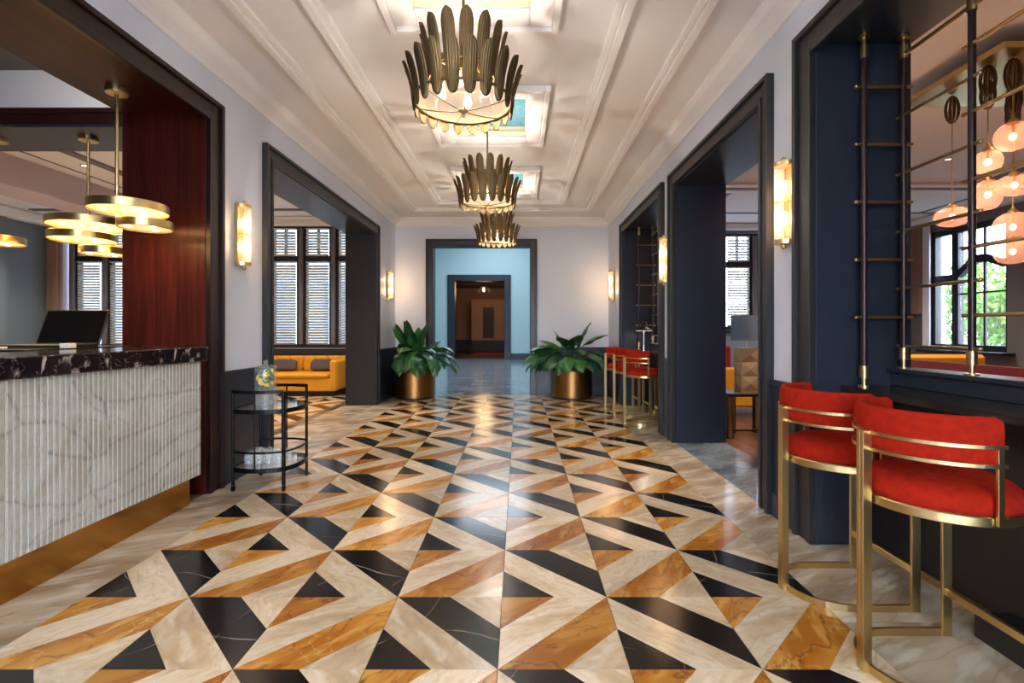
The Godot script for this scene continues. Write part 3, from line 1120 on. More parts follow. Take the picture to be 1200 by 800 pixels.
# ---- the restaurant on the right
func restaurant() -> void:
	var mb := MB.new()
	bx(mb, 2.33, 8.2, 3.5, 3.8, -1.0, 10.6)
	var ce := struct(mb, "ceiling_restaurant", M.ceiling, "white restaurant ceiling with dark air slots", "ceiling")
	mb = MB.new()
	for r in [[2.4, 8.1, 7.55, 7.7], [2.4, 8.1, 9.3, 9.36], [6.9, 7.05, 3.0, 7.5], [7.6, 7.63, 3.0, 9.3], [3.3, 3.45, 7.7, 9.3]]:
		bx(mb, r[0], r[1], 3.485, 3.5, r[2], r[3])
	part(mb, "air_slot", M.taupe, ce)
	mb = MB.new()
	for r in [[2.4, 8.1, 7.4, 7.55], [2.4, 8.1, 7.7, 7.85]]:
		bx(mb, r[0], r[1], 3.46, 3.5, r[2], r[3], 0.006)
	bx(mb, 2.33, 8.2, 3.36, 3.5, 10.2, 10.35, 0.03)
	bx(mb, 7.95, 8.2, 3.36, 3.5, -1.0, 10.35, 0.03)
	part(mb, "ceiling_moulding", M.moulding, ce)
	# end wall with casements
	var y0 := 1.35
	var y1 := 3.26
	mb = MB.new()
	bx(mb, 2.33, 2.84, 0, 3.8, 10.35, 10.6)
	bx(mb, 2.84, 5.87, 0, y0 - 0.08, 10.35, 10.6)
	bx(mb, 2.84, 5.87, y1 + 0.04, 3.8, 10.35, 10.6)
	bx(mb, 5.87, 8.4, 0, 3.8, 10.35, 10.6)
	struct(mb, "wall_restaurant", M.slate, "slate blue end wall of the restaurant", "wall")
	window_z("row of black casement windows with blinds at the end of the restaurant", 3.02, 4, y0, y1, 10.4, 2.6, true, "at the end of the restaurant")
	# outer wall with the arched window
	mb = MB.new()
	bx(mb, 8.2, 8.45, 0, 3.8, -1.0, 8.24)
	bx(mb, 8.2, 8.45, 0, 0.89, 8.24, 9.80)
	bx(mb, 8.2, 8.45, 3.2, 3.8, 8.24, 9.80)
	bx(mb, 8.2, 8.45, 0, 3.8, 9.80, 10.6)
	bx(mb, 2.33, 8.4, 0, 3.8, -1.2, -1.0)
	struct(mb, "wall_outer", M.taupe, "grey outer wall of the restaurant with a tall garden window", "wall")
	var w := Node3D.new()
	w.name = "window_9"
	add_child(w)
	tag(w, "tall black garden window with a curved glazing bar behind the pendants", "window", "", "structure")
	mb = MB.new()
	bx(mb, 8.25, 8.37, 0.89, 3.2, 8.24, 8.32, 0.006)
	bx(mb, 8.25, 8.37, 0.89, 3.2, 9.72, 9.80, 0.006)
	bx(mb, 8.25, 8.37, 0.89, 1.0, 8.32, 9.72, 0.006)
	bx(mb, 8.25, 8.37, 3.1, 3.2, 8.32, 9.72, 0.006)
	part(mb, "window_frame", M.frame_black, w)
	mb = MB.new()
	bx(mb, 8.25, 8.37, 1.0, 3.1, 9.22, 9.36, 0.006)
	part(mb, "mullion", M.frame_black, w)
	mb = MB.new()
	var arch := []
	for k in 25:
		var t := k / 24.0
		arch.append(V(8.31, 2.26 + 0.30 * smoothstep(0.25, 0.62, t) - 0.14 * smoothstep(0.7, 1.0, t), 9.74 - 1.42 * t))
	mb.bar(arch, 0.11, 0.14)
	part(mb, "curved_transom", M.frame_black, w)
	mb = MB.new()
	bx(mb, 8.29, 8.33, 1.0, 3.1, 8.72, 8.76, 0.004)
	bx(mb, 8.29, 8.33, 1.93, 1.96, 8.32, 9.22, 0.004)
	bx(mb, 8.29, 8.33, 2.8, 2.83, 8.32, 9.22, 0.004)
	part(mb, "glazing_bar", M.frame_black, w)
	for q in [[8.32, 8.72, 1.0, 1.93], [8.76, 9.22, 1.0, 1.93], [8.32, 8.72, 1.96, 3.1], [8.76, 9.22, 1.96, 3.1], [9.36, 9.72, 1.0, 3.1]]:
		mb = MB.new()
		bx(mb, 8.305, 8.311, q[2], q[3], q[0], q[1])
		part(mb, "pane", M.glass, w)
	mb = MB.new()
	bx(mb, 8.0, 8.25, 0.84, 0.89, 8.1, 9.9, 0.008)
	part(mb, "window_sill", M.frame_black, w)
	# curtain and sheer
	for q in [["curtain", 9.86, 10.28, 0.045, M.curtain, "taupe pleated curtain left of the garden window", 1.6], ["sheer_curtain", 9.70, 9.86, 0.02, M.sheer, "narrow white sheer beside the taupe curtain", 0.9]]:
		mb = MB.new()
		var rows := []
		for i in 2:
			var row := PackedVector3Array()
			for j in 61:
				row.append(V(8.12 + q[3] * sin(j * 0.9), q[6] if i == 0 else 3.36, q[1] + (q[2] - q[1]) * j / 60.0))
			rows.append(row)
		mb.grid(rows)
		tag(part(mb, numbered(q[0]), q[4], self), q[5], "curtain")
	# floor: boards running away from the doorway
	mb = MB.new()
	bx(mb, 2.33, 8.2, -0.2, -0.012, -1.0, 10.6)
	var fl := struct(mb, "floor_restaurant", M.grout, "brown timber board floor of the restaurant", "floor")
	for k in 30:
		mb = MB.new()
		bx(mb, 2.34 + k * 0.195, 2.34 + k * 0.195 + 0.192, -0.012, 0.0, -1.0, 10.3, 0.001)
		part(mb, "floor_board", M.planks, fl)
	for q in [[3.47, 4.52], [4.52, 5.57]]:
		var o := part(slab_mesh([Vector2(0, 0), Vector2(0.56, 0), Vector2(0.56, 1.045), Vector2(0, 1.045)], 0.012, 0.6, Vector2(rng.randf_range(0.45, 0.55), rng.randf_range(0.45, 0.55))), "threshold_slab", M.threshold, fl)
		o.position = V(1.77, 0.002, q[1])
	for p in [[3.4, 5.2, "inside the right doorway"], [5.6, 3.2, "past the pendant cluster"], [5.6, 6.4, "in the middle of the ceiling"], [3.4, 9.0, "near the end blinds"], [6.4, 8.8, "near the garden window"]]:
		downlight(V(p[0], 3.5, p[1]), "small round restaurant downlight " + p[2], 6.0)

	# banquette behind the near niche, and a mustard one further in
	banquette("red velvet banquette back just behind the near bar niche sill", M.dark_velvet, 2.62, 1.0, 5.0, 1.08)
	banquette("mustard banquette seen past the red one in the restaurant", M.mustard, 5.45, 5.8, 6.8, 0.96, PI / 2)
	var b := thing("screen_panel", "slate grey upholstered high panel below the taupe curtain", "panel", V(7.4, 0, 10.05))
	mb = MB.new()
	mb.box(Vector3(-0.5, 0, -0.05), Vector3(0.5, 1.64, 0.05), 0.02)
	part(mb, "board", M.slate, b)
	mb = MB.new()
	mb.box(Vector3(-0.55, 0, -0.07), Vector3(0.55, 0.08, 0.07), 0.01)
	part(mb, "foot", M.frame_black, b)
	lamp_table()
	glass_pendants()


func banquette(label: String, m: Material, x: float, d0: float, d1: float, top: float, turn := 0.0) -> void:
	var o := thing("banquette", label, "banquette", V(x, 0, (d0 + d1) / 2), turn)
	var h := (d1 - d0) / 2
	var mb := MB.new()
	mb.box(Vector3(-0.08, 0.1, -h), Vector3(0.08, top, h), 0.04)
	part(mb, "backrest", m, o)
	mb = MB.new()
	mb.box(Vector3(0.08, 0.3, -h), Vector3(0.6, 0.46, h), 0.04)
	part(mb, "seat", m, o)
	mb = MB.new()
	mb.box(Vector3(-0.06, 0, -h), Vector3(0.52, 0.3, h), 0.01)
	part(mb, "base", M.matt_black, o)


func lamp_table() -> void:
	var at := V(2.72, 0, 5.95)
	var o := thing("side_table", "dark wooden side table with brass-faced legs inside the right doorway", "table", at)
	var mb := MB.new()
	mb.box(Vector3(-0.27, 0.49, -0.2), Vector3(0.27, 0.53, 0.2), 0.004)
	part(mb, "table_top", M.mahogany_dark, o)
	for p in [[-0.24, 0.17], [0.16, 0.17], [-0.06, -0.17], [0.24, -0.17]]:
		mb = MB.new()
		mb.box(Vector3(p[0] - 0.035, 0, p[1] - 0.03), Vector3(p[0] + 0.035, 0.49, p[1] + 0.03), 0.003)
		var lg := part(mb, "leg", M.mahogany_dark, o)
		mb = MB.new()
		mb.box(Vector3(p[0] - 0.022, 0.01, p[1] + 0.03), Vector3(p[0] + 0.022, 0.485, p[1] + 0.034))
		part(mb, "brass_facing", M.brass, lg)
	mb = MB.new()
	mb.box(Vector3(-0.2, 0.05, -0.02), Vector3(0.2, 0.07, 0.02), 0.003)
	part(mb, "stretcher", M.mahogany_dark, o)
	var l := thing("table_lamp", "faceted carved wooden table lamp on the dark side table", "lamp", at + Vector3(0.035, 0.53, 0))
	# three stacked octahedral blocks
	for k in 3:
		mb = MB.new()
		var y := 0.02 + 0.17 * k
		var c := [Vector3(0.1, 0, 0.1), Vector3(-0.1, 0, 0.1), Vector3(-0.1, 0, -0.1), Vector3(0.1, 0, -0.1)]
		for i in 4:
			var a: Vector3 = c[i]
			var bb: Vector3 = c[(i + 1) % 4]
			var mid := (a + bb) * 0.6
			var hint := (a + bb)
			var q := [a + Vector3.UP * y, bb + Vector3.UP * y, bb + Vector3.UP * (y + 0.17), a + Vector3.UP * (y + 0.17)]
			var apex := mid + Vector3.UP * (y + 0.085)
			for e in 4:
				mb.poly([q[e], q[(e + 1) % 4], apex], hint)
		mb.poly([c[0] + Vector3.UP * (y + 0.17), c[1] + Vector3.UP * (y + 0.17), c[2] + Vector3.UP * (y + 0.17), c[3] + Vector3.UP * (y + 0.17)], Vector3.UP)
		part(mb, "carved_block", M.lamp_wood, l)
	mb = MB.new()
	mb.box(Vector3(-0.1, 0, -0.1), Vector3(0.1, 0.02, 0.1))
	part(mb, "foot", M.lamp_wood, l)
	mb = MB.new()
	mb.lathe([Vector2(0.008, 0.53), Vector2(0.008, 0.66), Vector2(0, 0.66)], 10)
	part(mb, "stem", M.brass, l)
	mb = MB.new()
	mb.lathe([Vector2(0.17, 0.62), Vector2(0.17, 0.92)], 32)
	mb.lathe([Vector2(0.165, 0.92), Vector2(0.165, 0.62)], 32)
	part(mb, "lamp_shade", M.shade_cloth, l)
	var mr := thing("bench_seat", "mustard upholstered bench behind the carved wooden lamp", "bench", V(3.35, 0, 7.2))
	mb = MB.new()
	mb.box(Vector3(-0.45, 0.14, -0.1), Vector3(0.5, 0.72, 0.02), 0.03)
	part(mb, "backrest", M.mustard, mr)
	mb = MB.new()
	mb.box(Vector3(-0.45, 0.14, -0.6), Vector3(0.5, 0.45, -0.1), 0.03)
	part(mb, "seat", M.mustard, mr)
	for s in [[-0.4, -0.55], [0.45, -0.55], [-0.4, -0.03], [0.45, -0.03]]:
		mb = MB.new()
		mb.box(Vector3(s[0] - 0.02, 0, s[1] - 0.02), Vector3(s[0] + 0.02, 0.14, s[1] + 0.02))
		part(mb, "leg", M.mahogany_dark, mr)
	var rc := thing("dining_chair", "dark red high-backed chair just past the mustard bench", "chair", V(3.34, 0, 8.2))
	mb = MB.new()
	mb.box(Vector3(-0.24, 0.46, -0.04), Vector3(0.2, 1.02, 0.04), 0.03)
	part(mb, "backrest", M.dark_velvet, rc)
	mb = MB.new()
	mb.box(Vector3(-0.24, 0.38, -0.46), Vector3(0.2, 0.48, -0.02), 0.03)
	part(mb, "seat", M.dark_velvet, rc)
	for s in [[-0.2, 0.0], [0.16, 0.0], [-0.2, -0.42], [0.16, -0.42]]:
		mb = MB.new()
		mb.box(Vector3(s[0] - 0.02, 0, s[1] - 0.02), Vector3(s[0] + 0.02, 0.4, s[1] + 0.02))
		part(mb, "leg", M.mahogany_dark, rc)


func glass_pendants() -> void:
	var o := thing("pendant_cluster", "polished brass ceiling plate carrying a cluster of pink glass pendants", "ceiling plate", V(4.36, 3.36, 4.1))
	var mb := MB.new()
	mb.box(Vector3(-0.78, 0.0, -0.48), Vector3(0.78, 0.05, 0.48), 0.004)
	part(mb, "brass_plate", M.brass, o)
	mb = MB.new()
	mb.box(Vector3(-0.3, 0.05, -0.2), Vector3(0.3, 0.14, 0.2))
	part(mb, "ceiling_mount", M.matt_black, o)
	# [x, d, y of the middle, half width, half height]
	var globes := [[3.85, 4.36, 2.28, 0.128, 0.085, "flat pink glass pendant hanging alone, furthest left"], [3.68, 3.85, 2.592, 0.09, 0.09, "small round pink glass pendant right of the thick ladder post"],
		[3.776, 3.75, 2.754, 0.11, 0.105, "highest pink glass pendant, at the right edge"], [3.90, 4.08, 2.40, 0.095, 0.125, "egg-shaped pink glass pendant behind the thick ladder post"],
		[4.19, 4.15, 2.50, 0.12, 0.088, "flat pink glass pendant, second from top at the right edge"], [4.33, 4.3, 2.177, 0.135, 0.128, "large pumpkin-shaped pink glass pendant at the right edge"],
		[4.53, 4.5, 1.992, 0.133, 0.11, "lowest pink glass pendant, at the right edge"], [4.85, 4.05, 2.3, 0.13, 0.11, "pink glass pendant outermost on the right of the cluster"]]
	for q in globes:
		var at := V(q[0], q[2], q[1])
		var g := thing("glass_pendant", q[5], "pendant", at, 0, "pink glass pendants")
		var rows := []
		for i in 25:
			var t := -PI / 2 + PI * (0.03 + 0.9 * i / 24.0)
			var row := PackedVector3Array()
			for j in 64:
				var f := TAU * j / 64.0
				var rib := 1.0 + 0.03 * sin((i + j) * PI / 2) * sin((i - j) * PI / 2 + 0.8) * 1.6
				row.append(Vector3(cos(f) * pow(cos(t), 0.75) * q[3] * rib, sin(t) * q[4], sin(f) * pow(cos(t), 0.75) * q[3] * rib))
			rows.append(row)
		mb = MB.new()
		mb.grid(rows, false, true, true)
		part(mb, "glass_globe", M.amber_glass, g)
		mb = MB.new()
		mb.lathe([Vector2(0.0, -0.035), Vector2(0.02, -0.02), Vector2(0.026, 0.0), Vector2(0.02, 0.02), Vector2(0.0, 0.035)], 14, Vector3.ZERO, true)
		part(mb, "bulb", M.pendant_bulb, g)
		mb = MB.new()
		mb.lathe([Vector2(0.035, q[4] * 0.95), Vector2(0.035, q[4] + 0.015), Vector2(0.012, q[4] + 0.04), Vector2(0.01, q[4] + 0.06), Vector2(0, q[4] + 0.06)], 16)
		mb.lathe([Vector2(0.008, 0.03), Vector2(0.008, q[4])], 8)
		part(mb, "cap", M.brass, g)
		mb = MB.new()
		mb.tube([Vector3(0, q[4] + 0.05, 0), Vector3(0, 3.36 - q[2], 0)], 0.004, 6)
		part(mb, "cord", M.brass, g)
		# the spare cord is coiled into a drop-shaped hank under the plate
		mb = MB.new()
		for k in 5:
			var f := PI * k / 5.0
			var path := []
			for s in 17:
				var t := TAU * s / 16.0
				path.append(Vector3(cos(f) * sin(t) * 0.05, 3.36 - q[2] - 0.13 + cos(t) * 0.12, sin(f) * sin(t) * 0.05))
			mb.tube(path, 0.006, 5, false, false)
		part(mb, "cord_hank", M.leaf_brass, g)
		omni(g, Vector3.ZERO, c8(255, 206, 160), 0.05, 0.02)


# ---- the blue hall behind the end wall and the brown room after it
func hall() -> void:
	var mb := MB.new()
	bx(mb, -4.6, 2.33, -0.2, -0.012, 9.68, 21.5)
	var fl := struct(mb, "floor_hall", M.grout, "grey polished marble floor of the hall beyond", "floor")
	for i in 6:
		for j in 6:
			var o := part(slab_mesh([Vector2(0, 0), Vector2(1.095, 0), Vector2(1.095, 1.965), Vector2(0, 1.965)], 0.012, 0.0 if (i + j) % 2 else PI, Vector2(rng.randf_range(0.46, 0.54), rng.randf_range(0.46, 0.54)), 0.4), "hall_floor_slab", M.grey_marble, fl)
			o.position = V(-4.4 + 1.1 * i, 0, 9.68 + 1.97 * (j + 1))
	mb = MB.new()
	bx(mb, -3.1, -2.93, 0, 5.6, 9.93, 15.2)
	bx(mb, -4.6, -2.93, 0, 5.6, 15.0, 15.2)
	bx(mb, -4.6, -4.4, 0, 5.6, 15.0, 21.5)
	bx(mb, 2.2, 2.33, 0, 5.6, 9.93, 21.5)
	bx(mb, -4.6, -3.03, 0, 5.6, 21.0, 21.4)
	bx(mb, -0.37, 2.33, 0, 5.6, 21.0, 21.4)
	bx(mb, -3.03, -0.37, 3.6, 5.6, 21.0, 21.4)
	bx(mb, -3.1, 2.33, 3.9, 5.6, 9.70, 9.93)
	var wh := struct(mb, "wall_hall", M.pale_blue, "light blue walls of the hall beyond the opening", "wall")
	mb = MB.new()
	bx(mb, -4.4, -3.05, 0, 0.26, 20.95, 21.0, 0.01)
	bx(mb, -0.35, 2.2, 0, 0.26, 20.95, 21.0, 0.01)
	bx(mb, 2.17, 2.2, 0, 0.26, 9.95, 20.95, 0.01)
	part(mb, "skirting_board", M.navy_blue, wh)
	mb = MB.new()
	bx(mb, -4.6, 2.33, 5.4, 5.6, 9.93, 21.4)
	struct(mb, "ceiling_hall", M.ceiling, "high white ceiling of the blue hall", "ceiling")
	mb = MB.new()
	bx(mb, -3.05, -2.74, 0, 3.62, 20.92, 21.42, 0.01)
	bx(mb, -0.62, -0.34, 0, 3.62, 20.92, 21.42, 0.01)
	bx(mb, -2.74, -0.62, 3.36, 3.62, 20.92, 21.42, 0.01)
	struct(mb, "door_1", M.navy_blue, "navy frame of the far door from the blue hall to the brown room", "door frame")
	for k in 2:  # two added panels, out of view, that light the hall
		var p := thing("added_light_panel", ["added unseen light panel over the near part of the blue hall", "added unseen light panel over the far part of the blue hall"][k], "ceiling light", V(-0.9, 5.4, [13.0, 18.2][k]), 0, "added light panels in the blue hall")
		mb = MB.new()
		mb.box(Vector3(-1.3, -0.05, -1.6), Vector3(1.3, 0, 1.6), 0.01)
		part(mb, "frame", M.moulding, p)
		mb = MB.new()
		mb.box(Vector3(-1.23, -0.056, -1.53), Vector3(1.23, -0.05, 1.53))
		part(mb, "diffuser", M.cool_panel, p)
		area(p, Vector3(0, -0.07, 0), Vector2(2.46, 3.06), c8(226, 240, 255), 10.0)
	# the brown room
	mb = MB.new()
	bx(mb, -5.0, 2.0, -0.2, 0.0, 21.4, 30.2)
	struct(mb, "floor_brown_room", M.brown_dark, "dark floor of the far brown room", "floor")
	mb = MB.new()
	bx(mb, -5.2, -4.0, 0, 4.3, 21.4, 30.4)
	bx(mb, 1.2, 1.4, 0, 4.3, 21.4, 30.4)
	bx(mb, -5.2, 1.4, 0, 4.3, 30.0, 30.4)
	bx(mb, -5.2, -3.03, 0, 4.3, 21.4, 21.5)
	bx(mb, -0.37, 1.4, 0, 4.3, 21.4, 21.5)
	bx(mb, -3.03, -0.37, 3.6, 4.3, 21.4, 21.5)
	bx(mb, -2.72, 1.2, 0, 3.0, 28.2, 30.0)
	var w := struct(mb, "wall_brown_room", M.brown_wall, "warm brown walls of the far room", "wall")
	mb = MB.new()
	bx(mb, -2.74, 1.2, 0, 0.66, 28.15, 28.2)
	bx(mb, -4.0, -2.72, 0, 0.66, 29.95, 30.0)
	bx(mb, -4.0, 1.2, 3.8, 3.98, 29.9, 30.0)
	part(mb, "dark_dado", M.brown_dark, w)
	mb = MB.new()
	bx(mb, -5.2, 1.4, 4.05, 4.3, 21.4, 30.4)
	struct(mb, "ceiling_brown_room", M.brown_wall, "brown ceiling of the far room", "ceiling")
	var pic := thing("framed_picture", "tall narrow dark picture on the wall of the far brown room", "picture", V(-1.74, 0.8, 28.18))
	mb = MB.new()
	mb.box(Vector3(-0.32, 0, -0.02), Vector3(0.32, 1.76, 0.02), 0.01)
	part(mb, "frame", M.frame_black, pic)
	mb = MB.new()
	mb.box(Vector3(-0.28, 0.04, 0.02), Vector3(0.28, 1.72, 0.024))
	part(mb, "canvas", M.brown_dark, pic)
	mb = MB.new()
	bx(mb, -2.4, -0.6, 0.0, 0.012, 24.6, 27.6, 0.003)
	tag(part(mb, numbered("rug"), M.carpet, self), "dark red rug on the floor of the far brown room", "rug")
	var c := thing("crystal_chandelier", "small dark crystal chandelier in the far brown room", "chandelier", V(-1.78, 3.3, 25.0))
	mb = MB.new()
	mb.tube([Vector3(0, 0.15, 0), Vector3(0, 0.75, 0)], 0.012, 6)
	part(mb, "rod", M.matt_black, c)
	mb = MB.new()
	for k in 10:
		var f := TAU * k / 10.0
		mb.tube([Vector3(0, 0.2, 0), Vector3(cos(f) * 0.2, 0.12, sin(f) * 0.2), Vector3(cos(f) * 0.32, 0.0, sin(f) * 0.32), Vector3(cos(f) * 0.32, -0.12, sin(f) * 0.32)], 0.02, 5)
	part(mb, "arms", M.matt_black, c)
	mb = MB.new()
	mb.lathe([Vector2(0, -0.12), Vector2(0.06, -0.08), Vector2(0.09, 0.0), Vector2(0.06, 0.1), Vector2(0, 0.14)], 14, Vector3.ZERO, true)
	part(mb, "glowing_bowl", M.pendant_bulb, c)
	omni(c, Vector3(0, 0, 0), c8(255, 212, 160), 1.3, 0.45)


# ---- daylight side
func outside() -> void:
	var mb := MB.new()
	bx(mb, -60, 60, -0.4, -0.22, -60, 60)
	struct(mb, "ground", M.pavement, "pale pavement outside the windows", "ground")
	var b := thing("neighbouring_building", "pale stone building across the street beyond the blinds", "building", V(-5, 0, 16.5))
	mb = MB.new()
	mb.box(Vector3(-14, -0.2, -4), Vector3(0.2, 9, 0.0))
	part(mb, "wall", M.facade, b)
	for i in 7:
		for j in 2:
			mb = MB.new()
			mb.box(Vector3(-13 + i * 1.9, 0.8 + j * 3.6, -0.02), Vector3(-12.1 + i * 1.9, 2.9 + j * 3.6, 0.02))
			var f := part(mb, "window", M.facade_trim, b)
			mb = MB.new()
			mb.box(Vector3(-12.94 + i * 1.9, 0.86 + j * 3.6, 0.02), Vector3(-12.16 + i * 1.9, 2.84 + j * 3.6, 0.03))
			part(mb, "pane", M.slate, f)
	mb = MB.new()
	mb.box(Vector3(-14, 3.6, 0), Vector3(0.2, 3.9, 0.15), 0.02)
	part(mb, "string_course", M.facade_trim, b)
	# stone pier by the garden window, laid in courses
	var p := thing("stone_pier", "rough pale stone pier outside the garden window", "pier", V(8.69, -0.2, 10.65))
	mb = MB.new()
	mb.box(Vector3(-0.17, 0, -0.42), Vector3(0.17, 4.4, 0.42))
	part(mb, "core", M.joint, p)
	for k in 15:
		for h in 2:
			mb = MB.new()
			var sp := 0.0 if k % 2 == 0 else 0.18
			var z0: float = [-0.45, -0.08 + sp][h]
			var z1: float = [-0.1 + sp, 0.45][h]
			var pr := rng.randf_range(0.0, 0.02)
			mb.box(Vector3(-0.18, 0.02 + k * 0.29, z0), Vector3(0.18 + pr, 0.29 + k * 0.29, z1 + pr), 0.012)
			part(mb, "stone", M.stone_pier, p)
	# garden: shrubs and small trees
	var lm := MB.new()
	lm.poly([Vector3(0, 0, 0), Vector3(0.035, 0.02, 0.05), Vector3(0, 0.015, 0.13), Vector3(-0.035, 0.02, 0.05)], Vector3.UP)
	var leaf := lm.mesh()
	var spots := [[11.2, 9.6, 0.9, 1.0, "yellow-green leafy shrub seen at the left of the garden window"], [11.6, 11.3, 1.1, 1.7, "tall green garden tree behind the pendants"], [12.6, 13.4, 1.5, 2.0, "broad garden tree deep in the garden"], [13.6, 12.0, 1.4, 1.2, "low green shrub deep in the garden"], [10.6, 8.6, 0.7, 0.7, "low shrub right under the garden window"]]
	for s in spots:
		var t := thing("garden_tree", s[4], "tree", V(s[0], -0.22, s[1]), 0, "garden trees outside")
		mb = MB.new()
		mb.tube([Vector3.ZERO, Vector3(0.03, s[3] * 0.5, 0.02), Vector3(0, s[3] + 0.2, 0)], 0.05, 7)
		part(mb, "trunk", M.bark, t)
		var mm := MultiMesh.new()
		mm.transform_format = MultiMesh.TRANSFORM_3D
		mm.use_colors = true
		mm.mesh = leaf
		mm.instance_count = 2600
		for k in 2600:
			var dir := Vector3(rng.randfn(), rng.randfn() * 0.95, rng.randfn()).normalized()
			var lump := 0.8 + 0.25 * sin(dir.x * 5.0 + s[0]) * sin(dir.y * 6.0) * sin(dir.z * 5.0 + 1.0)
			var pos: Vector3 = dir * s[2] * lump * pow(rng.randf(), 0.28) + Vector3.UP * (s[3] + 0.2)
			mm.set_instance_transform(k, Transform3D(Basis.from_euler(Vector3(rng.randf() * TAU, rng.randf() * TAU, rng.randf() * TAU)).scaled(Vector3.ONE * rng.randf_range(0.8, 1.5)), pos))
			mm.set_instance_color(k, Color(rng.randf_range(0.5, 1.25), rng.randf_range(0.65, 1.1), rng.randf_range(0.5, 0.9)))
		var f := MultiMeshInstance3D.new()
		f.name = "foliage"
		f.multimesh = mm
		f.material_override = M.hedge
		f.set_meta("kind", "stuff")
		t.add_child(f)


# ---------------------------------------------------------------- lamps of the lobby
func leaf_sheet(width: float, y0: float, r0: float, y1: float, r1: float, y2: float, r2: float) -> ArrayMesh:
	# a long oval leaf of fluted sheet brass, standing on a ring; local +z is outwards
	var mb := MB.new()
	var rows := []
	var nr := 14
	var nc := 25
	for i in nr + 1:
		var t := 0.5 - 0.5 * cos(PI * i / nr)
		var y := y0 + (y2 - y0) * t
		var k := (y1 - y0) / (y2 - y0)
		var r := lerpf(r0, r1, t / k) if t < k else lerpf(r1, r2, pow((t - k) / (1.0 - k), 1.6))
		var half := width / 2 * pow(maxf(0.0, 1.0 - pow(absf(2.0 * t - 1.0), 5.0)), 0.5)
		half *= 0.82 + 0.18 * t
		var row := PackedVector3Array()
		for j in nc:
			var s := 2.0 * j / (nc - 1) - 1.0
			row.append(Vector3(s * half, y, r - 0.010 * s * s + 0.0018 * sin(j * PI / 2)))
		rows.append(row)
	mb.grid(rows)
	# back of the sheet
	var back := []
	for row in rows:
		var q := PackedVector3Array()
		for p in row:
			q.append(p - Vector3(0, 0, 0.0016))
		back.append(q)
	mb.grid(back, false, false, true)
	return mb.mesh()


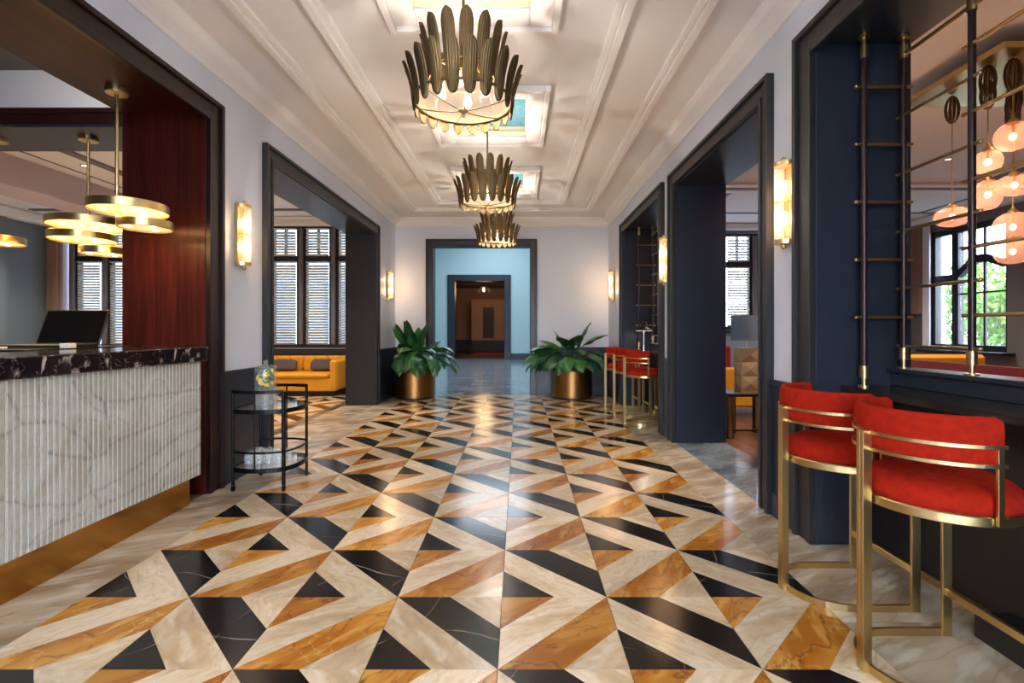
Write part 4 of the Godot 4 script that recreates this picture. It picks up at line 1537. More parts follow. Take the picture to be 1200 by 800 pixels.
func chandeliers() -> void:
	# heights relative to the ring
	var low := leaf_sheet(0.086, -0.075, 0.288, 0.0, 0.298, 0.205, 0.352)
	var high := leaf_sheet(0.084, 0.09, 0.20, 0.17, 0.215, 0.41, 0.262)
	var names := ["largest and nearest chandelier of brass leaves under the ceiling", "middle one of the three brass leaf chandeliers", "furthest and smallest looking brass leaf chandelier", "brass leaf chandelier above the viewer, out of the picture", "brass leaf chandelier behind the viewer, out of the picture"]
	for k in 5:
		var at := V(-0.325, 2.61, [2.88, 5.07, 7.28, 0.68, -1.52][k])
		var o := thing("chandelier", names[k], "chandelier", at, 0.07, "brass leaf chandeliers")
		for i in 20:
			var p := part(low, "leaf", M.leaf_brass, o)
			p.rotation.y = TAU * (i + 0.5) / 20.0
		for i in 14:
			var p := part(high, "leaf", M.leaf_brass, o)
			p.rotation.y = TAU * (i + 0.25) / 14.0
		var mb := MB.new()
		var ring := []
		for i in 48:
			var f := TAU * i / 48.0
			ring.append(Vector3(cos(f) * 0.286, 0.0, sin(f) * 0.286))
		mb.tube(ring, 0.009, 8, true)
		for i in 80:
			var f := TAU * i / 80.0
			mb.lathe([Vector2(0, -0.006), Vector2(0.006, 0), Vector2(0, 0.006)], 6, Vector3(cos(f) * 0.295, -0.008, sin(f) * 0.295), true)
		part(mb, "lower_ring", M.leaf_brass, o)
		mb = MB.new()
		ring = []
		for i in 36:
			var f := TAU * i / 36.0
			ring.append(Vector3(cos(f) * 0.205, 0.16, sin(f) * 0.205))
		mb.tube(ring, 0.008, 8, true)
		for i in 4:
			var f := TAU * (i + 0.5) / 4.0
			mb.tube([Vector3(cos(f) * 0.205, 0.16, sin(f) * 0.205), Vector3(cos(f) * 0.28, 0.0, sin(f) * 0.28)], 0.005, 6)
			mb.tube([Vector3(cos(f) * 0.205, 0.16, sin(f) * 0.205), Vector3(0, 0.2, 0)], 0.005, 6)
		part(mb, "upper_ring", M.leaf_brass, o)
		mb = MB.new()
		mb.lathe([Vector2(0.0, -0.045), Vector2(0.08, -0.04), Vector2(0.16, -0.028), Vector2(0.23, -0.014), Vector2(0.28, 0.0)], 48, Vector3.ZERO, true)
		part(mb, "glass_diffuser", M.diffuser, o)
		mb = MB.new()
		for i in 6:
			var f := TAU * (i + 0.3) / 6.0
			var path := []
			for s in [[0.0, -0.05], [0.08, -0.045], [0.16, -0.033], [0.23, -0.019], [0.283, -0.004]]:
				path.append(Vector3(cos(f) * s[0], s[1], sin(f) * s[0]))
			mb.tube(path, 0.0032, 6)
		part(mb, "diffuser_ribs", M.leaf_brass, o)
		mb = MB.new()
		mb.lathe([Vector2(0, -0.09), Vector2(0.008, -0.085), Vector2(0.01, -0.072), Vector2(0.006, -0.066), Vector2(0.02, -0.058), Vector2(0.03, -0.05), Vector2(0.03, -0.044), Vector2(0, -0.042)], 16)
		part(mb, "finial", M.brass, o)
		mb = MB.new()
		mb.tube([Vector3(0, 0.1, 0), Vector3(0, 0.94, 0)], 0.009, 8)
		part(mb, "rod", M.leaf_brass, o)
		mb = MB.new()
		mb.lathe([Vector2(0.0, 0.92), Vector2(0.06, 0.925), Vector2(0.07, 0.955), Vector2(0, 0.955)], 24)
		part(mb, "ceiling_canopy", M.leaf_brass, o)
		for i in 4:
			var f := TAU * (i + 0.1) / 4.0
			var bpos := Vector3(cos(f) * 0.13, 0.07, sin(f) * 0.13)
			mb = MB.new()
			mb.lathe([Vector2(0, -0.045), Vector2(0.022, -0.03), Vector2(0.026, -0.01), Vector2(0.016, 0.02), Vector2(0.014, 0.045), Vector2(0, 0.05)], 12, Vector3.ZERO, true)
			var bulb := part(mb, "bulb", M.bulb, o)
			bulb.position = bpos
			omni(o, bpos, c8(255, 243, 231), 0.48, 0.024)


func sconces() -> void:
	# half-round brackets of glass rods with two bulbs; local +z points away from the wall
	var spots := [[-2.44, 4.27, PI / 2, "glass rod sconce on the left wall between portal and doorway"], [-2.44, 9.12, PI / 2, "glass rod sconce in the far left corner above the plant"],
		[1.77, 3.19, -PI / 2, "largest looking glass rod sconce on the right wall by the near niche"], [1.77, 5.82, -PI / 2, "glass rod sconce between the right doorway and the far niche"], [1.77, 9.1, -PI / 2, "glass rod sconce in the far right corner above the plant"]]
	for q in spots:
		var o := thing("wall_sconce", q[3], "wall lamp", V(q[0], 2.1, q[1]), q[2], "glass rod sconces")
		var mb := MB.new()
		mb.box(Vector3(-0.062, -0.265, 0), Vector3(0.062, 0.265, 0.012), 0.004)
		mb.box(Vector3(-0.066, -0.27, 0.012), Vector3(-0.054, 0.27, 0.03), 0.003)
		mb.box(Vector3(0.054, -0.27, 0.012), Vector3(0.066, 0.27, 0.03), 0.003)
		part(mb, "back_plate", M.brass, o)
		for s in [-1.0, 1.0]:
			mb = MB.new()
			var out := []
			for i in 17:
				var f := PI * i / 16.0
				out.append(Vector2(cos(f) * 0.066, 0.012 + sin(f) * 0.096))
			mb.tf = Transform3D(Basis(Vector3.RIGHT, PI / 2), Vector3.ZERO)
			mb.prism(out, -s * 0.252 - 0.014, -s * 0.252 + 0.014)
			mb.tf = Transform3D.IDENTITY
			mb.lathe([Vector2(0, -0.026), Vector2(0.014, -0.016), Vector2(0.016, 0.0), Vector2(0.014, 0.016), Vector2(0, 0.026)], 12, Vector3(0, s * 0.278, 0.05), true)
			part(mb, "end_cap", M.brass, o)
		for i in 11:
			var f := PI * (i + 0.5) / 11.0
			mb = MB.new()
			mb.tube([Vector3(cos(f) * 0.056, -0.238, 0.014 + sin(f) * 0.082), Vector3(cos(f) * 0.056, 0.238, 0.014 + sin(f) * 0.082)], 0.0085, 8)
			part(mb, "glass_rod", M.rod_glass, o)
		mb = MB.new()
		var band := []
		for i in 17:
			var f := PI * i / 16.0
			band.append(Vector3(cos(f) * 0.066, 0, 0.012 + sin(f) * 0.093))
		mb.tube(band, 0.003, 6)
		part(mb, "middle_band", M.brass, o)
		for s in [-1.0, 1.0]:
			mb = MB.new()
			mb.lathe([Vector2(0, -0.05), Vector2(0.016, -0.042), Vector2(0.018, 0.0), Vector2(0.016, 0.042), Vector2(0, 0.05)], 14, Vector3.ZERO, true)
			var bulb := part(mb, "bulb", M.bulb, o)
			bulb.position = Vector3(0, s * 0.1, 0.045)
			omni(o, bulb.position, c8(255, 206, 150), 0.16, 0.018)


func desk() -> void:
	var o := thing("reception_desk", "reception desk with fluted grey onyx front and black marble top", "desk", V(-2.33, 0, 2.1))
	var z0 := -1.5
	var z1 := 1.5
	# local z: -1.5 is the far end (d 3.6)
	var mb := MB.new()
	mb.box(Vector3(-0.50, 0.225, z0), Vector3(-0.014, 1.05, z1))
	part(mb, "body", M.highlight_pale, o)
	var pitch := 0.0326
	var count := int((z1 - z0) / pitch)
	for k in count:
		var a := z1 - pitch * (k + 1) + 0.0017
		var b := z1 - pitch * k - 0.0017
		mb = MB.new()
		var u0 := (1.5 - b) / 3.0
		var u1 := (1.5 - a) / 3.0
		var rows := [[a, -0.006], [a + 0.004, 0.0], [b - 0.004, 0.0], [b, -0.006]]
		for i in 3:
			var ua := lerpf(u1, u0, (rows[i][0] - a) / (b - a))
			var ub := lerpf(u1, u0, (rows[i + 1][0] - a) / (b - a))
			mb.poly([Vector3(rows[i][1], 0.22, rows[i][0]), Vector3(rows[i + 1][1], 0.22, rows[i + 1][0]), Vector3(rows[i + 1][1], 1.05, rows[i + 1][0]), Vector3(rows[i][1], 1.05, rows[i][0])], Vector3.RIGHT, [Vector2(ua, 0.995), Vector2(ub, 0.995), Vector2(ub, 0.005), Vector2(ua, 0.005)])
		for e in [rows[0], rows[3]]:
			var uu := u1 if e == rows[0] else u0
			mb.poly([Vector3(e[1], 0.22, e[0]), Vector3(-0.015, 0.22, e[0]), Vector3(-0.015, 1.05, e[0]), Vector3(e[1], 1.05, e[0])], Vector3(0, 0, -1) if e == rows[0] else Vector3(0, 0, 1), [Vector2(uu, 0.995), Vector2(uu, 0.995), Vector2(uu, 0.005), Vector2(uu, 0.005)])
		mb.poly([Vector3(-0.014, 0.22, a), Vector3(0, 0.22, a), Vector3(0, 0.22, b), Vector3(-0.014, 0.22, b)], Vector3.DOWN)
		part(mb, "onyx_flute", M.onyx, o)
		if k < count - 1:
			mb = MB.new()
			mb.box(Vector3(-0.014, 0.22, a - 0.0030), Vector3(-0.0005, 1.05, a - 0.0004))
			part(mb, "highlight_line", M.highlight_pale, o)  # highlight between two flutes, put in as a pale strip
	mb = MB.new()
	mb.box(Vector3(-0.44, 0.0, z0 + 0.02), Vector3(-0.07, 0.21, z1), 0.003)
	part(mb, "kick_plate", M.kick_brass, o)
	mb = MB.new()
	mb.box(Vector3(-0.52, 1.05, z0 - 0.04), Vector3(0.03, 1.155, z1), 0.006)
	part(mb, "marble_top", M.dark_stone, o)

	# monitor shelf and laptop behind the desk
	var s := thing("back_counter", "black back counter behind the marble desk top", "counter", V(-3.4, 0, 3.35))
	mb = MB.new()
	mb.box(Vector3(-0.9, 1.12, -0.4), Vector3(0.52, 1.16, 0.5), 0.004)
	part(mb, "counter_top", M.black_paint, s)
	mb = MB.new()
	mb.box(Vector3(-0.86, 0, -0.36), Vector3(0.48, 1.12, 0.44), 0.0)
	part(mb, "cabinet", M.mahogany_dark, s)
	var l := thing("laptop", "open black laptop on the counter behind the desk", "laptop", V(-3.205, 1.16, 3.47))
	mb = MB.new()
	mb.box(Vector3(-0.225, 0, -0.01), Vector3(0.225, 0.02, 0.28), 0.004)
	part(mb, "keyboard_base", M.matt_black, l)
	mb = MB.new()
	mb.tf = Transform3D(Basis(Vector3.RIGHT, -0.36), Vector3(0, 0.018, -0.01))
	mb.box(Vector3(-0.225, 0, -0.012), Vector3(0.225, 0.262, 0), 0.003)
	var lid := part(mb, "lid", M.matt_black, l)
	mb = MB.new()
	mb.tf = Transform3D(Basis(Vector3.RIGHT, -0.36), Vector3(0, 0.018, -0.01))
	mb.box(Vector3(-0.215, 0.012, 0), Vector3(0.215, 0.252, 0.0015))
	part(mb, "screen", M.screen, lid)
	mb = MB.new()
	mb.box(Vector3(-0.03, 0, -0.03), Vector3(0.03, 0.03, 0.03), 0.002)
	var card := part(mb, numbered("card_holder"), M.paper, self)
	card.position = V(-2.96, 1.16, 3.22)
	tag(card, "small white card stand beside the laptop", "card stand")
	mb = MB.new()
	mb.box(Vector3(-0.1, 0, -0.07), Vector3(0.1, 0.012, 0.07), 0.002)
	card = part(mb, numbered("notepad"), M.paper, self)
	card.position = V(-3.35, 1.16, 3.05)
	tag(card, "flat pale notepad on the counter in front of the laptop", "notepad")


func disc_pendants() -> void:
	# each pendant: rod position, canopy height, then discs [dx, dy absolute, dz, radius]
	var sets := [
		["brass disc pendant nearest the mahogany jamb with two discs", Vector3(-2.81, 2.96, -3.43), [[0.085, 2.13, 0.0, 0.235], [0.17, 2.02, -0.04, 0.165]]],
		["brass disc pendant with four discs further behind the desk", Vector3(-3.58, 2.88, -4.08), [[0.02, 2.16, 0.0, 0.285], [-0.16, 2.06, -0.1, 0.20], [0.0, 2.04, 0.05, 0.225], [0.14, 1.93, 0.0, 0.17]]],
		["brass disc pendant cut off by the left edge", Vector3(-4.36, 2.88, -4.1), [[0.02, 2.02, 0.05, 0.2]]]]
	for s in sets:
		var o := thing("disc_pendant", s[0], "pendant lamp", s[1], 0, "brass disc pendants at the reception desk")
		var at: Vector3 = s[1]
		var lowest := 9.0
		for q in s[2]:
			lowest = minf(lowest, q[1])
		var mb := MB.new()
		mb.lathe([Vector2(0, -0.035), Vector2(0.066, -0.035), Vector2(0.07, -0.028), Vector2(0.07, 0)], 28)
		part(mb, "canopy", M.brass, o)
		mb = MB.new()
		mb.tube([Vector3(0, 0, 0), Vector3(0, lowest + 0.02 - at.y, 0)], 0.011, 10)
		part(mb, "rod", M.brass, o)
		for q in s[2]:
			var c := Vector3(q[0], q[1] - at.y, q[2])
			var r: float = q[3]
			mb = MB.new()
			mb.lathe([Vector2(r - 0.006, -0.03), Vector2(r, -0.028), Vector2(r, 0.026), Vector2(r - 0.006, 0.03), Vector2(0, 0.034)], 56)
			mb.lathe([Vector2(r - 0.008, 0.02), Vector2(r - 0.006, -0.03)], 56)
			var disc := part(mb, "disc", M.brass, o)
			disc.position = c
			mb = MB.new()
			mb.lathe([Vector2(r - 0.008, -0.018), Vector2(0.05, -0.018), Vector2(0.04, -0.012)], 48)
			mb.lathe([Vector2(0.04, -0.012), Vector2(0, -0.012)], 24)
			part(mb, "glowing_diffuser", M.warm_panel, disc)
			for b in 3:
				mb = MB.new()
				mb.lathe([Vector2(0.0, -0.030), Vector2(0.016, -0.027), Vector2(0.022, -0.018)], 16, Vector3(cos(b * 2.1 + 0.5), 0, sin(b * 2.1 + 0.5)) * r * 0.6)
				part(mb, "led_lens", M.bulb, disc)
			area(o, c + Vector3(0, -0.036, 0), Vector2(r * 1.5, r * 1.5), c8(255, 206, 130), 0.4 * r / 0.2)


func bar_cart() -> void:
	var o := thing("bar_cart", "black two-tier bar cart with glass shelves on casters by the left wall", "bar cart", V(-2.06, 0, 4.09))
	# corner posts
	var C := [Vector3(-0.20, 0, 0.21), Vector3(0.20, 0, 0.21), Vector3(0.20, 0, -0.21), Vector3(-0.20, 0, -0.21)]
	var outline := func(y: float, bow: float) -> Array:
		var pts := []
		for k in 4:
			var a: Vector3 = C[k]
			var b: Vector3 = C[(k + 1) % 4]
			var nrm := ((a + b) / 2.0).normalized()
			for s in 10:
				var t := s / 10.0
				var w := bow if k != 3 else 0.012
				pts.append(a.lerp(b, t) + nrm * w * 4.0 * t * (1.0 - t) + Vector3.UP * y)
		return pts
	var side := func(k: int, y: float, bow: float) -> Array:
		var all: Array = outline.call(y, bow)
		var pts := []
		for s in 11:
			pts.append(all[(k * 10 + s) % 40])
		return pts
	for k in 4:
		var mb := MB.new()
		var p: Vector3 = C[k]
		mb.tube([p + Vector3.UP * 0.06, p + Vector3.UP * 0.79], 0.012 if k != 1 else 0.016, 10)
		part(mb, "post", M.black_paint, o)
		mb = MB.new()
		mb.tf = Transform3D(Basis(Vector3.BACK, PI / 2), p + Vector3(0, 0.022, 0))
		mb.lathe([Vector2(0.0, -0.008), Vector2(0.02, -0.008), Vector2(0.022, -0.005), Vector2(0.022, 0.005), Vector2(0.02, 0.008), Vector2(0, 0.008)], 18)
		mb.tf = Transform3D.IDENTITY
		mb.box(p + Vector3(-0.012, 0.02, -0.006), p + Vector3(-0.008, 0.06, 0.006))
		mb.box(p + Vector3(0.008, 0.02, -0.006), p + Vector3(0.012, 0.06, 0.006))
		mb.box(p + Vector3(-0.012, 0.05, -0.006), p + Vector3(0.012, 0.065, 0.006))
		part(mb, "caster", M.black_paint, o)
	for y in [0.175, 0.635]:
		var mb := MB.new()
		mb.bar(outline.call(y, 0.055), 0.014, 0.034, true)
		part(mb, "shelf_rim", M.black_paint, o)
		mb = MB.new()
		var pts := []
		for p in outline.call(y + 0.004, 0.05):
			pts.append(Vector2(p.x, p.z))
		mb.tf = Transform3D(Basis(Vector3.RIGHT, PI / 2), Vector3(0, y + 0.01, 0))
		mb.prism(pts, -0.004, 0.004)
		part(mb, "glass_shelf", M.glass, o)
	for q in [[0, 0.79, 0.026], [2, 0.79, 0.026], [0, 0.315, 0.016], [2, 0.315, 0.016], [1, 0.315, 0.012]]:
		var mb := MB.new()
		mb.bar(side.call(q[0], q[1], 0.055), 0.024 if q[1] > 0.5 else 0.012, q[2])
		part(mb, "gallery_rail", M.black_paint, o)
	for k in [0, 2]:
		var pts: Array = side.call(k, 0.0, 0.055)
		for t in [5]:
			var mb := MB.new()
			mb.tube([pts[t] + Vector3.UP * 0.18, pts[t] + Vector3.UP * 0.785], 0.007, 8)
			part(mb, "spindle", M.black_paint, o)
	# drinks jar with lemons and herbs
	var j := thing("drinks_jar", "lidded glass jar of lemon slices and mint on the bar cart", "jar", V(-2.13, 0.65, 4.13))
	var mb := MB.new()
	mb.lathe([Vector2(0.09, 0.0), Vector2(0.09, 0.13), Vector2(0.085, 0.135), Vector2(0, 0.135)], 28)
	for i in 28:
		var f := TAU * i / 28.0
		for r in 5:
			mb.lathe([Vector2(0, -0.012), Vector2(0.010, 0), Vector2(0, 0.012)], 4, Vector3(cos(f + 0.11 * (r % 2)) * 0.088, 0.015 + r * 0.025, sin(f + 0.11 * (r % 2)) * 0.088))
	part(mb, "cut_glass_stand", M.ice, j)
	mb = MB.new()
	mb.lathe([Vector2(0, 0.14), Vector2(0.078, 0.14), Vector2(0.085, 0.15), Vector2(0.088, 0.20), Vector2(0.087, 0.28), Vector2(0.08, 0.30), Vector2(0.082, 0.31)], 32, Vector3.ZERO, true)
	part(mb, "jar_wall", M.jar_glass, j)
	mb = MB.new()
	mb.lathe([Vector2(0.088, 0.31), Vector2(0.088, 0.318), Vector2(0.06, 0.33), Vector2(0.02, 0.336), Vector2(0.012, 0.342), Vector2(0.018, 0.355), Vector2(0.012, 0.37), Vector2(0, 0.374)], 28)
	part(mb, "lid", M.jar_glass, j)
	for k in 9:
		mb = MB.new()
		mb.lathe([Vector2(0, -0.012), Vector2(0.024, -0.008), Vector2(0.03, 0), Vector2(0.024, 0.008), Vector2(0, 0.012)], 14, Vector3.ZERO, true)
		var lm := part(mb, "lemon_slice", M.lemon, j)
		var f := 0.2 + k * 0.75
		lm.position = Vector3(cos(f) * 0.052, 0.17 + 0.013 * k, sin(f) * 0.052)
		lm.rotation = Vector3(1.2 * sin(k * 2.1), k * 1.3, 1.3)
	for k in 40:
		mb = MB.new()
		mb.poly([Vector3(0, 0, 0), Vector3(0.019, 0.006, 0.022), Vector3(0, 0, 0.055), Vector3(-0.019, 0.006, 0.022)], Vector3.UP)
		var lf := part(mb, "mint_leaf", M.plant_1, j)
		var f := k * 2.4
		lf.position = Vector3(cos(f) * 0.06, 0.155 + 0.0032 * k, sin(f) * 0.06)
		lf.rotation = Vector3(sin(k * 1.7) * 1.2, f, cos(k * 2.9))
	# tumblers on the lower shelf
	mb = MB.new()
	var prof := [Vector2(0, 0.008), Vector2(0.028, 0.008), Vector2(0.033, 0.09), Vector2(0.036, 0.09), Vector2(0.031, 0.0), Vector2(0, 0.0)]
	prof.reverse()
	mb.lathe(prof, 12)
	var tum := mb.mesh()
	var nn := 0
	for i in 4:
		for k in 3:
			var t := part(tum, numbered("tumbler"), M.ice, self)
			t.position = V(-2.19 + 0.082 * i, 0.19, 3.98 + 0.085 * k)
			tag(t, "glass tumbler on the cart's lower shelf, %s row, %s from wall" % [["near", "middle", "back"][k], ["first", "second", "third", "fourth"][i]], "glass", "tumblers on the bar cart")
			nn += 1


func plant_leaf(length: float, width: float, arch: float, stem: float, droop: float) -> ArrayMesh:
	# stalk then blade, growing along +z from the origin and bending over; folded along the midrib
	var mb := MB.new()
	var path := []
	var dir := Vector3(0, 0.96, 0.28).normalized()
	var pos := Vector3.ZERO
	var steps := 22
	var total := stem + length
	var ang := arch
	for i in steps + 1:
		path.append(pos)
		var t := float(i) / steps
		var a := lerpf(ang, ang - droop, pow(t, 1.3))
		dir = Vector3(0, sin(a), cos(a))
		pos += dir * total / steps
	var k0 := int(steps * stem / total)
	mb.tube(path.slice(0, k0 + 2), 0.006, 6)
	var rows := []
	for i in range(k0, steps + 1):
		var t := float(i - k0) / (steps - k0)
		var half := width / 2 * pow(sin(PI * pow(t, 0.72)), 0.8) if t > 0.0 and t < 1.0 else 0.001
		var tan: Vector3 = (path[mini(i + 1, steps)] - path[maxi(i - 1, 0)]).normalized()
		var up := tan.cross(Vector3.RIGHT).normalized()
		if up.y < 0 and up.z > 0:
			up = up
		var row := PackedVector3Array()
		for j in 7:
			var s := j / 3.0 - 1.0
			row.append(path[i] + Vector3.RIGHT * half * s + up * (-half * 0.35 * absf(s) + 0.008 * sin(t * 14.0 + s * 2.0) * absf(s)))
		rows.append(row)
	mb.grid(rows)
	return mb.mesh()


func planters() -> void:
	var shapes := []
	for q in [[0.50, 0.25, 1.35, 0.42, 2.2], [0.52, 0.22, 1.15, 0.40, 2.6], [0.46, 0.26, 1.45, 0.46, 1.6], [0.50, 0.23, 0.95, 0.34, 2.5], [0.44, 0.24, 1.52, 0.50, 0.8], [0.42, 0.26, 1.2, 0.44, 2.9]]:
		shapes.append(plant_leaf(q[0], q[1], q[2], q[3], q[4]))
	for side in 2:
		var at := V([-1.96, 1.0][side], 0, 9.26)
		var o := thing("planter", ["brushed brass drum planter on the left of the hall opening", "brushed brass drum planter on the right of the hall opening"][side], "planter", at, 0, "brass planters")
		var mb := MB.new()
		mb.lathe([Vector2(0.34, 0.0), Vector2(0.34, 0.03)], 48)
		part(mb, "plinth", M.matt_black, o)
		mb = MB.new()
		mb.lathe([Vector2(0.372, 0.03), Vector2(0.376, 0.034), Vector2(0.376, 0.516), Vector2(0.372, 0.52), Vector2(0.355, 0.52), Vector2(0.355, 0.46)], 64)
		mb.lathe([Vector2(0, 0.03), Vector2(0.372, 0.03)], 48)
		part(mb, "drum", M.brass_pot, o)
		mb = MB.new()
		mb.lathe([Vector2(0.356, 0.47), Vector2(0.2, 0.5), Vector2(0, 0.51)], 32)
		part(mb, "soil", M.soil, o)
		var p := thing("peace_lily", ["broad-leaved green plant in the left brass planter", "broad-leaved green plant with a white bud in the right brass planter"][side], "plant", at + Vector3.UP * 0.5, 0, "potted leafy plants")
		rng.seed = 31 + side * 5
		for k in 58:
			var ring := k % 3
			for attempt in 14:
				var f := k * 2.399 + rng.randf_range(-0.4, 0.4) + attempt * 0.9
				var kind: int = [[0, 2, 4][rng.randi() % 3], [0, 1, 5][rng.randi() % 3], [1, 3, 5][rng.randi() % 3]][ring]
				var sc := rng.randf_range(0.8, 1.2)
				var bs := Basis(Vector3.UP, f) * Basis(Vector3.BACK, rng.randf_range(-0.35, 0.35)) * Basis.from_scale(Vector3.ONE * sc)
				var tf := Transform3D(bs, Vector3(sin(f), 0, cos(f)) * (0.03 + 0.07 * ring) + Vector3(0, -0.005, 0))
				# leaves grow away from the walls
				var bb: AABB = tf * shapes[kind].get_aabb()
				if at.z + bb.position.z < -9.62 or at.x + bb.position.x < (-2.38 if side == 0 else -9.0) or at.x + bb.end.x > 1.72:
					continue
				var lf := part(shapes[kind], "leaf", M["plant_%d" % (rng.randi() % 3)], p)
				lf.transform = tf
				break
		if side == 1:
			mb = MB.new()
			mb.lathe([Vector2(0, 0), Vector2(0.03, 0.02), Vector2(0.038, 0.05), Vector2(0.02, 0.085), Vector2(0, 0.1)], 12, Vector3(0.04, 0.44, 0.3), true)
			mb.tube([Vector3(0.02, 0, 0.02), Vector3(0.03, 0.3, 0.2), Vector3(0.04, 0.45, 0.3)], 0.005, 6)
			part(mb, "white_bud", M.paper, p)


# ---------------------------------------------------------------- bar niches
func bars_and_ladders() -> void:
	for k in 2:
		var d0: float = [0.76, 6.1][k]
		var d1: float = [2.92, 8.26][k]
		var which: String = ["near", "far"][k]
		var o := thing("bar_counter", "dark bar counter with brass foot strip in the %s right niche" % which, "bar counter", V(2.1, 0, (d0 + d1) / 2))
		var h := (d1 - d0) / 2 - 0.002
		var mb := MB.new()
		mb.box(Vector3(-0.19, 0.91, -h), Vector3(0.23, 0.95, h), 0.005)
		part(mb, "counter_top", M.bar_stone, o)
		mb = MB.new()
		mb.box(Vector3(-0.01, 0.0, -h), Vector3(0.22, 0.91, h))
		part(mb, "front_panel", M.bar_panel, o)
		mb = MB.new()
		mb.box(Vector3(-0.03, 0.0, -h), Vector3(-0.01, 0.035, h), 0.002)
		part(mb, "foot_strip", M.brass, o)
		mb = MB.new()
		bx(mb, 2.21, 2.32, 0.95, 1.04, d0, d1, 0.003)
		bx(mb, 2.185, 2.37, 1.03, 1.055, d0, d1, 0.004)
		var sl := struct(mb, "trim_%d" % (7 + k), M.navy_blue, "navy sill above the bar counter of the %s right niche" % which, "sill")
		sl.position = Vector3.ZERO
		if k == 0:
			var st := thing("foot_step", "dark block step at the near end of the bar floor", "step", V(2.0, 0, 1.93))
			mb = MB.new()
			mb.box(Vector3(-0.10, 0, -0.12), Vector3(0.06, 0.10, 0.12), 0.004)
			part(mb, "block", M.bar_panel, st)

		# brass and bronze ladder screen
		var l := thing("ladder_screen", "dark bronze ladder screen with brass rungs in the %s right niche" % which, "screen", V(0, 0, 0))
		var top := 2.98
		var posts := [[2.005, d1 - 0.07, 0.95], [2.235, d1 - 0.07, 1.055], [2.235, d1 - 0.50, 1.055], [2.235, d1 - 0.95, 1.055], [2.235, d1 - 1.40, 1.055], [2.235, d1 - 1.85, 1.055]]
		for p in posts:
			var at := V(p[0], 0, p[1])
			mb = MB.new()
			mb.lathe([Vector2(0.0165, p[2] + 0.08), Vector2(0.0165, top - 0.09)], 16, at)
			var ps := part(mb, "post", M.bronze, l)
			mb = MB.new()
			mb.lathe([Vector2(0.021, top - 0.13), Vector2(0.021, top - 0.05), Vector2(0.013, top - 0.05), Vector2(0.013, top - 0.012), Vector2(0.03, top - 0.012), Vector2(0.03, top)], 18, at)
			part(mb, "top_socket", M.brass, ps)
			mb = MB.new()
			mb.lathe([Vector2(0.03, p[2]), Vector2(0.03, p[2] + 0.008), Vector2(0.012, p[2] + 0.008), Vector2(0.012, p[2] + 0.05), Vector2(0.022, p[2] + 0.05), Vector2(0.022, p[2] + 0.12), Vector2(0.016, p[2] + 0.12)], 18, at)
			part(mb, "bottom_socket", M.brass, ps)
		for s in posts.size() - 1:
			var a := V(posts[s][0], 0, posts[s][1])
			var b := V(posts[s + 1][0], 0, posts[s + 1][1])
			var e := (b - a).normalized() * 0.045
			for r in 5:
				var y: float = (2.69 if s % 2 == 0 else 2.525) - 0.335 * r
				mb = MB.new()
				mb.tube([a - e + Vector3.UP * y, b + e + Vector3.UP * y], 0.0095, 10)
				for q in [a - e, b + e]:
					mb.lathe([Vector2(0, -0.011), Vector2(0.008, -0.008), Vector2(0.011, 0), Vector2(0.008, 0.008), Vector2(0, 0.011)], 10, q + Vector3.UP * y, true)
				part(mb, "rung", M.brass, l)
		mb = MB.new()
		mb.tube([V(2.235, 2.875, d1 - 0.07), V(2.235, 2.875, d1 - 1.85)], 0.012, 10)
		part(mb, "top_rail", M.brass, l)
	# reading lamp on the far bar
	var q := thing("bar_lamp", "small black and chrome mushroom lamp on the far bar counter", "lamp", V(2.0, 0.95, 7.85))
	var mb := MB.new()
	mb.lathe([Vector2(0, 0), Vector2(0.075, 0), Vector2(0.075, 0.012), Vector2(0.02, 0.022), Vector2(0, 0.022)], 24)
	mb.lathe([Vector2(0.02, 0.02), Vector2(0.014, 0.1), Vector2(0.014, 0.31)], 14)
	part(mb, "stem", M.chrome, q)
	mb = MB.new()
	mb.lathe([Vector2(0.13, 0.31), Vector2(0.125, 0.33), Vector2(0.07, 0.36), Vector2(0.045, 0.38), Vector2(0.04, 0.45), Vector2(0.0, 0.46)], 28)
	part(mb, "lamp_shade", M.matt_black, q)
	mb = MB.new()
	mb.lathe([Vector2(0.0, 0.308), Vector2(0.126, 0.308), Vector2(0.128, 0.318)], 28)
	part(mb, "glowing_lens", M.desk_glow, q)
	area(q, Vector3(0, 0.29, 0), Vector2(0.18, 0.18), c8(255, 244, 226), 0.12)


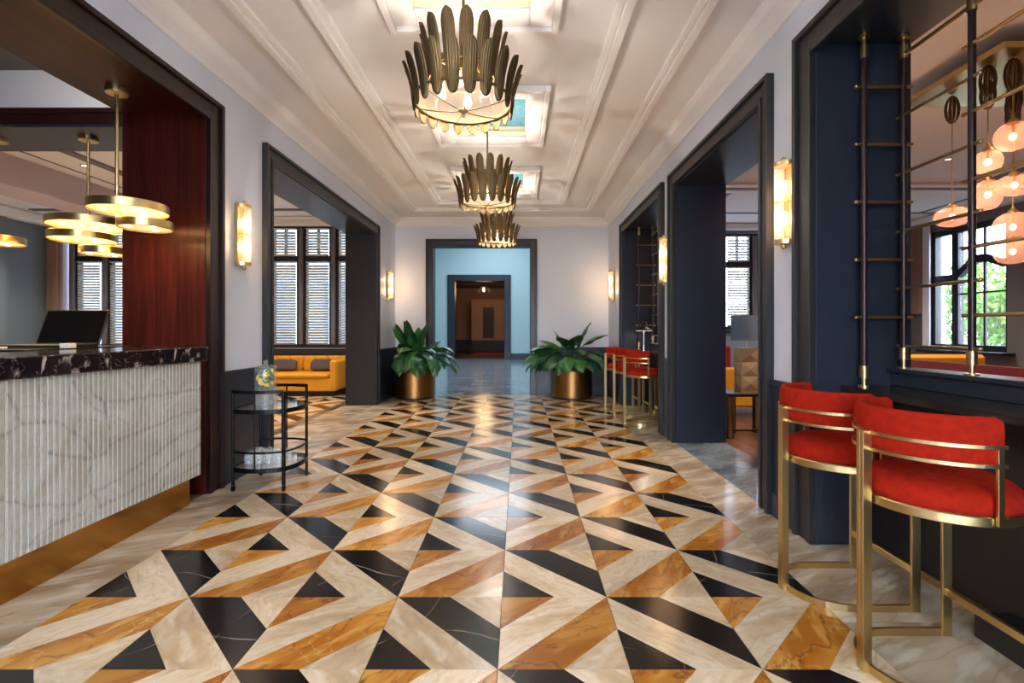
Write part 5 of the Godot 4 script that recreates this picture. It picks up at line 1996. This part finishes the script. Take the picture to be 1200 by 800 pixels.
func stools() -> void:
	# local: sitter faces +x, back post at x -0.25, seat centre at the origin
	var o := thing("bar_stool", "nearest red velvet bar stool with brass frame at the near bar", "bar stool", V(1.575, 0, 1.85), 0, "red velvet bar stools")
	var R := 0.25
	var arc := func(r: float, y: float, a: float, steps: int) -> Array:
		var pts := []
		for i in steps + 1:
			var t := PI - a + 2.0 * a * i / steps
			pts.append(Vector3(cos(t) * r, y, sin(t) * r))
		return pts
	# cushion
	var mb := MB.new()
	mb.lathe([Vector2(0, 0.655), Vector2(0.22, 0.655), Vector2(0.238, 0.668), Vector2(0.243, 0.69), Vector2(0.236, 0.715), Vector2(0.215, 0.735), Vector2(0.17, 0.752), Vector2(0.10, 0.762), Vector2(0, 0.766)], 48, Vector3.ZERO, true)
	part(mb, "seat", M.velvet, o)
	mb = MB.new()
	mb.lathe([Vector2(0.0, 0.63), Vector2(0.246, 0.63), Vector2(0.25, 0.634), Vector2(0.25, 0.662), Vector2(0.246, 0.666), Vector2(0.23, 0.666)], 64)
	part(mb, "seat_ring", M.brass, o)
	# backrest: a padded band half round the seat, wrapping the post
	mb = MB.new()
	var rows := []
	var sec := []
	for i in 20:
		var t := TAU * i / 20.0
		sec.append(Vector2(signf(cos(t)) * pow(absf(cos(t)), 0.6) * 0.02, signf(sin(t)) * pow(absf(sin(t)), 0.45) * 0.082))
	for i in 41:
		var w := 1.0
		var aa := PI * 0.51
		var t := PI - aa + 2.0 * aa * i / 40.0
		if i == 0 or i == 40:
			w = 0.72
		var row := PackedVector3Array()
		for s in sec:
			var r: float = 0.238 + s.x * w
			row.append(Vector3(cos(t) * r, 0.912 + s.y * (0.5 + 0.5 * w), sin(t) * r))
		rows.append(row)
	mb.grid(rows, false, true, false)
	for e in [0, 40]:
		var pts := []
		for p in rows[e]:
			pts.append(p)
		mb.poly(pts, Vector3.RIGHT)
	part(mb, "backrest", M.velvet, o)
	for y in [0.835, 0.897]:
		mb = MB.new()
		mb.bar(arc.call(0.262, y, PI * 0.51, 36), 0.006, 0.012)
		part(mb, "back_rail", M.brass, o)
	for s in [-1.0, 1.0]:
		mb = MB.new()
		mb.box(Vector3(-0.022, 0.64, s * 0.257 - 0.006), Vector3(-0.002, 0.903, s * 0.257 + 0.006), 0.001)
		part(mb, "arm_support", M.brass, o)
	# back post in two flats with a groove between
	mb = MB.new()
	mb.box(Vector3(-0.29, 0.0, -0.019), Vector3(-0.256, 0.903, -0.001), 0.0015)
	mb.box(Vector3(-0.29, 0.0, 0.001), Vector3(-0.256, 0.903, 0.019), 0.0015)
	mb.box(Vector3(-0.286, 0.0, -0.002), Vector3(-0.258, 0.90, 0.002))
	part(mb, "back_post", M.brass, o)
	# base: flat bar in a long D on the floor
	mb = MB.new()
	var path := []
	path.append(Vector3(0.215, 0.016, -0.205))
	path.append(Vector3(-0.04, 0.016, -0.205))
	for i in 15:
		var t := -PI / 2 - PI * (i + 1) / 16.0
		path.append(Vector3(-0.05 + cos(t) * 0.215, 0.016, sin(t) * 0.205))
	path.append(Vector3(-0.04, 0.016, 0.205))
	path.append(Vector3(0.215, 0.016, 0.205))
	mb.bar(path, 0.010, 0.032)
	part(mb, "base_ring", M.brass, o)
	for s in [-1.0, 1.0]:
		mb = MB.new()
		mb.box(Vector3(0.195, 0.0, s * 0.205 - 0.007), Vector3(0.235, 0.632, s * 0.205 + 0.007), 0.0015)
		mb.bar([Vector3(0.215, 0.626, s * 0.205), Vector3(0.12, 0.626, s * 0.2)], 0.03, 0.01)
		part(mb, "front_leg", M.brass, o)
	mb = MB.new()
	mb.box(Vector3(0.205, 0.17, -0.2), Vector3(0.225, 0.2, 0.2), 0.0015)
	part(mb, "foot_rest", M.brass, o)
	copy_of(o, V(1.583, 0, 2.43), 0.0, "second red velvet bar stool at the near bar, behind the nearest one")
	copy_of(o, V(1.72, 0, 6.72), 0.0, "red velvet bar stool at the far bar, nearest of the three")
	copy_of(o, V(1.69, 0, 7.3), 0.0, "middle one of the three red velvet stools at the far bar")
	copy_of(o, V(1.66, 0, 7.86), 0.0, "red velvet bar stool at the far bar, furthest of the three")
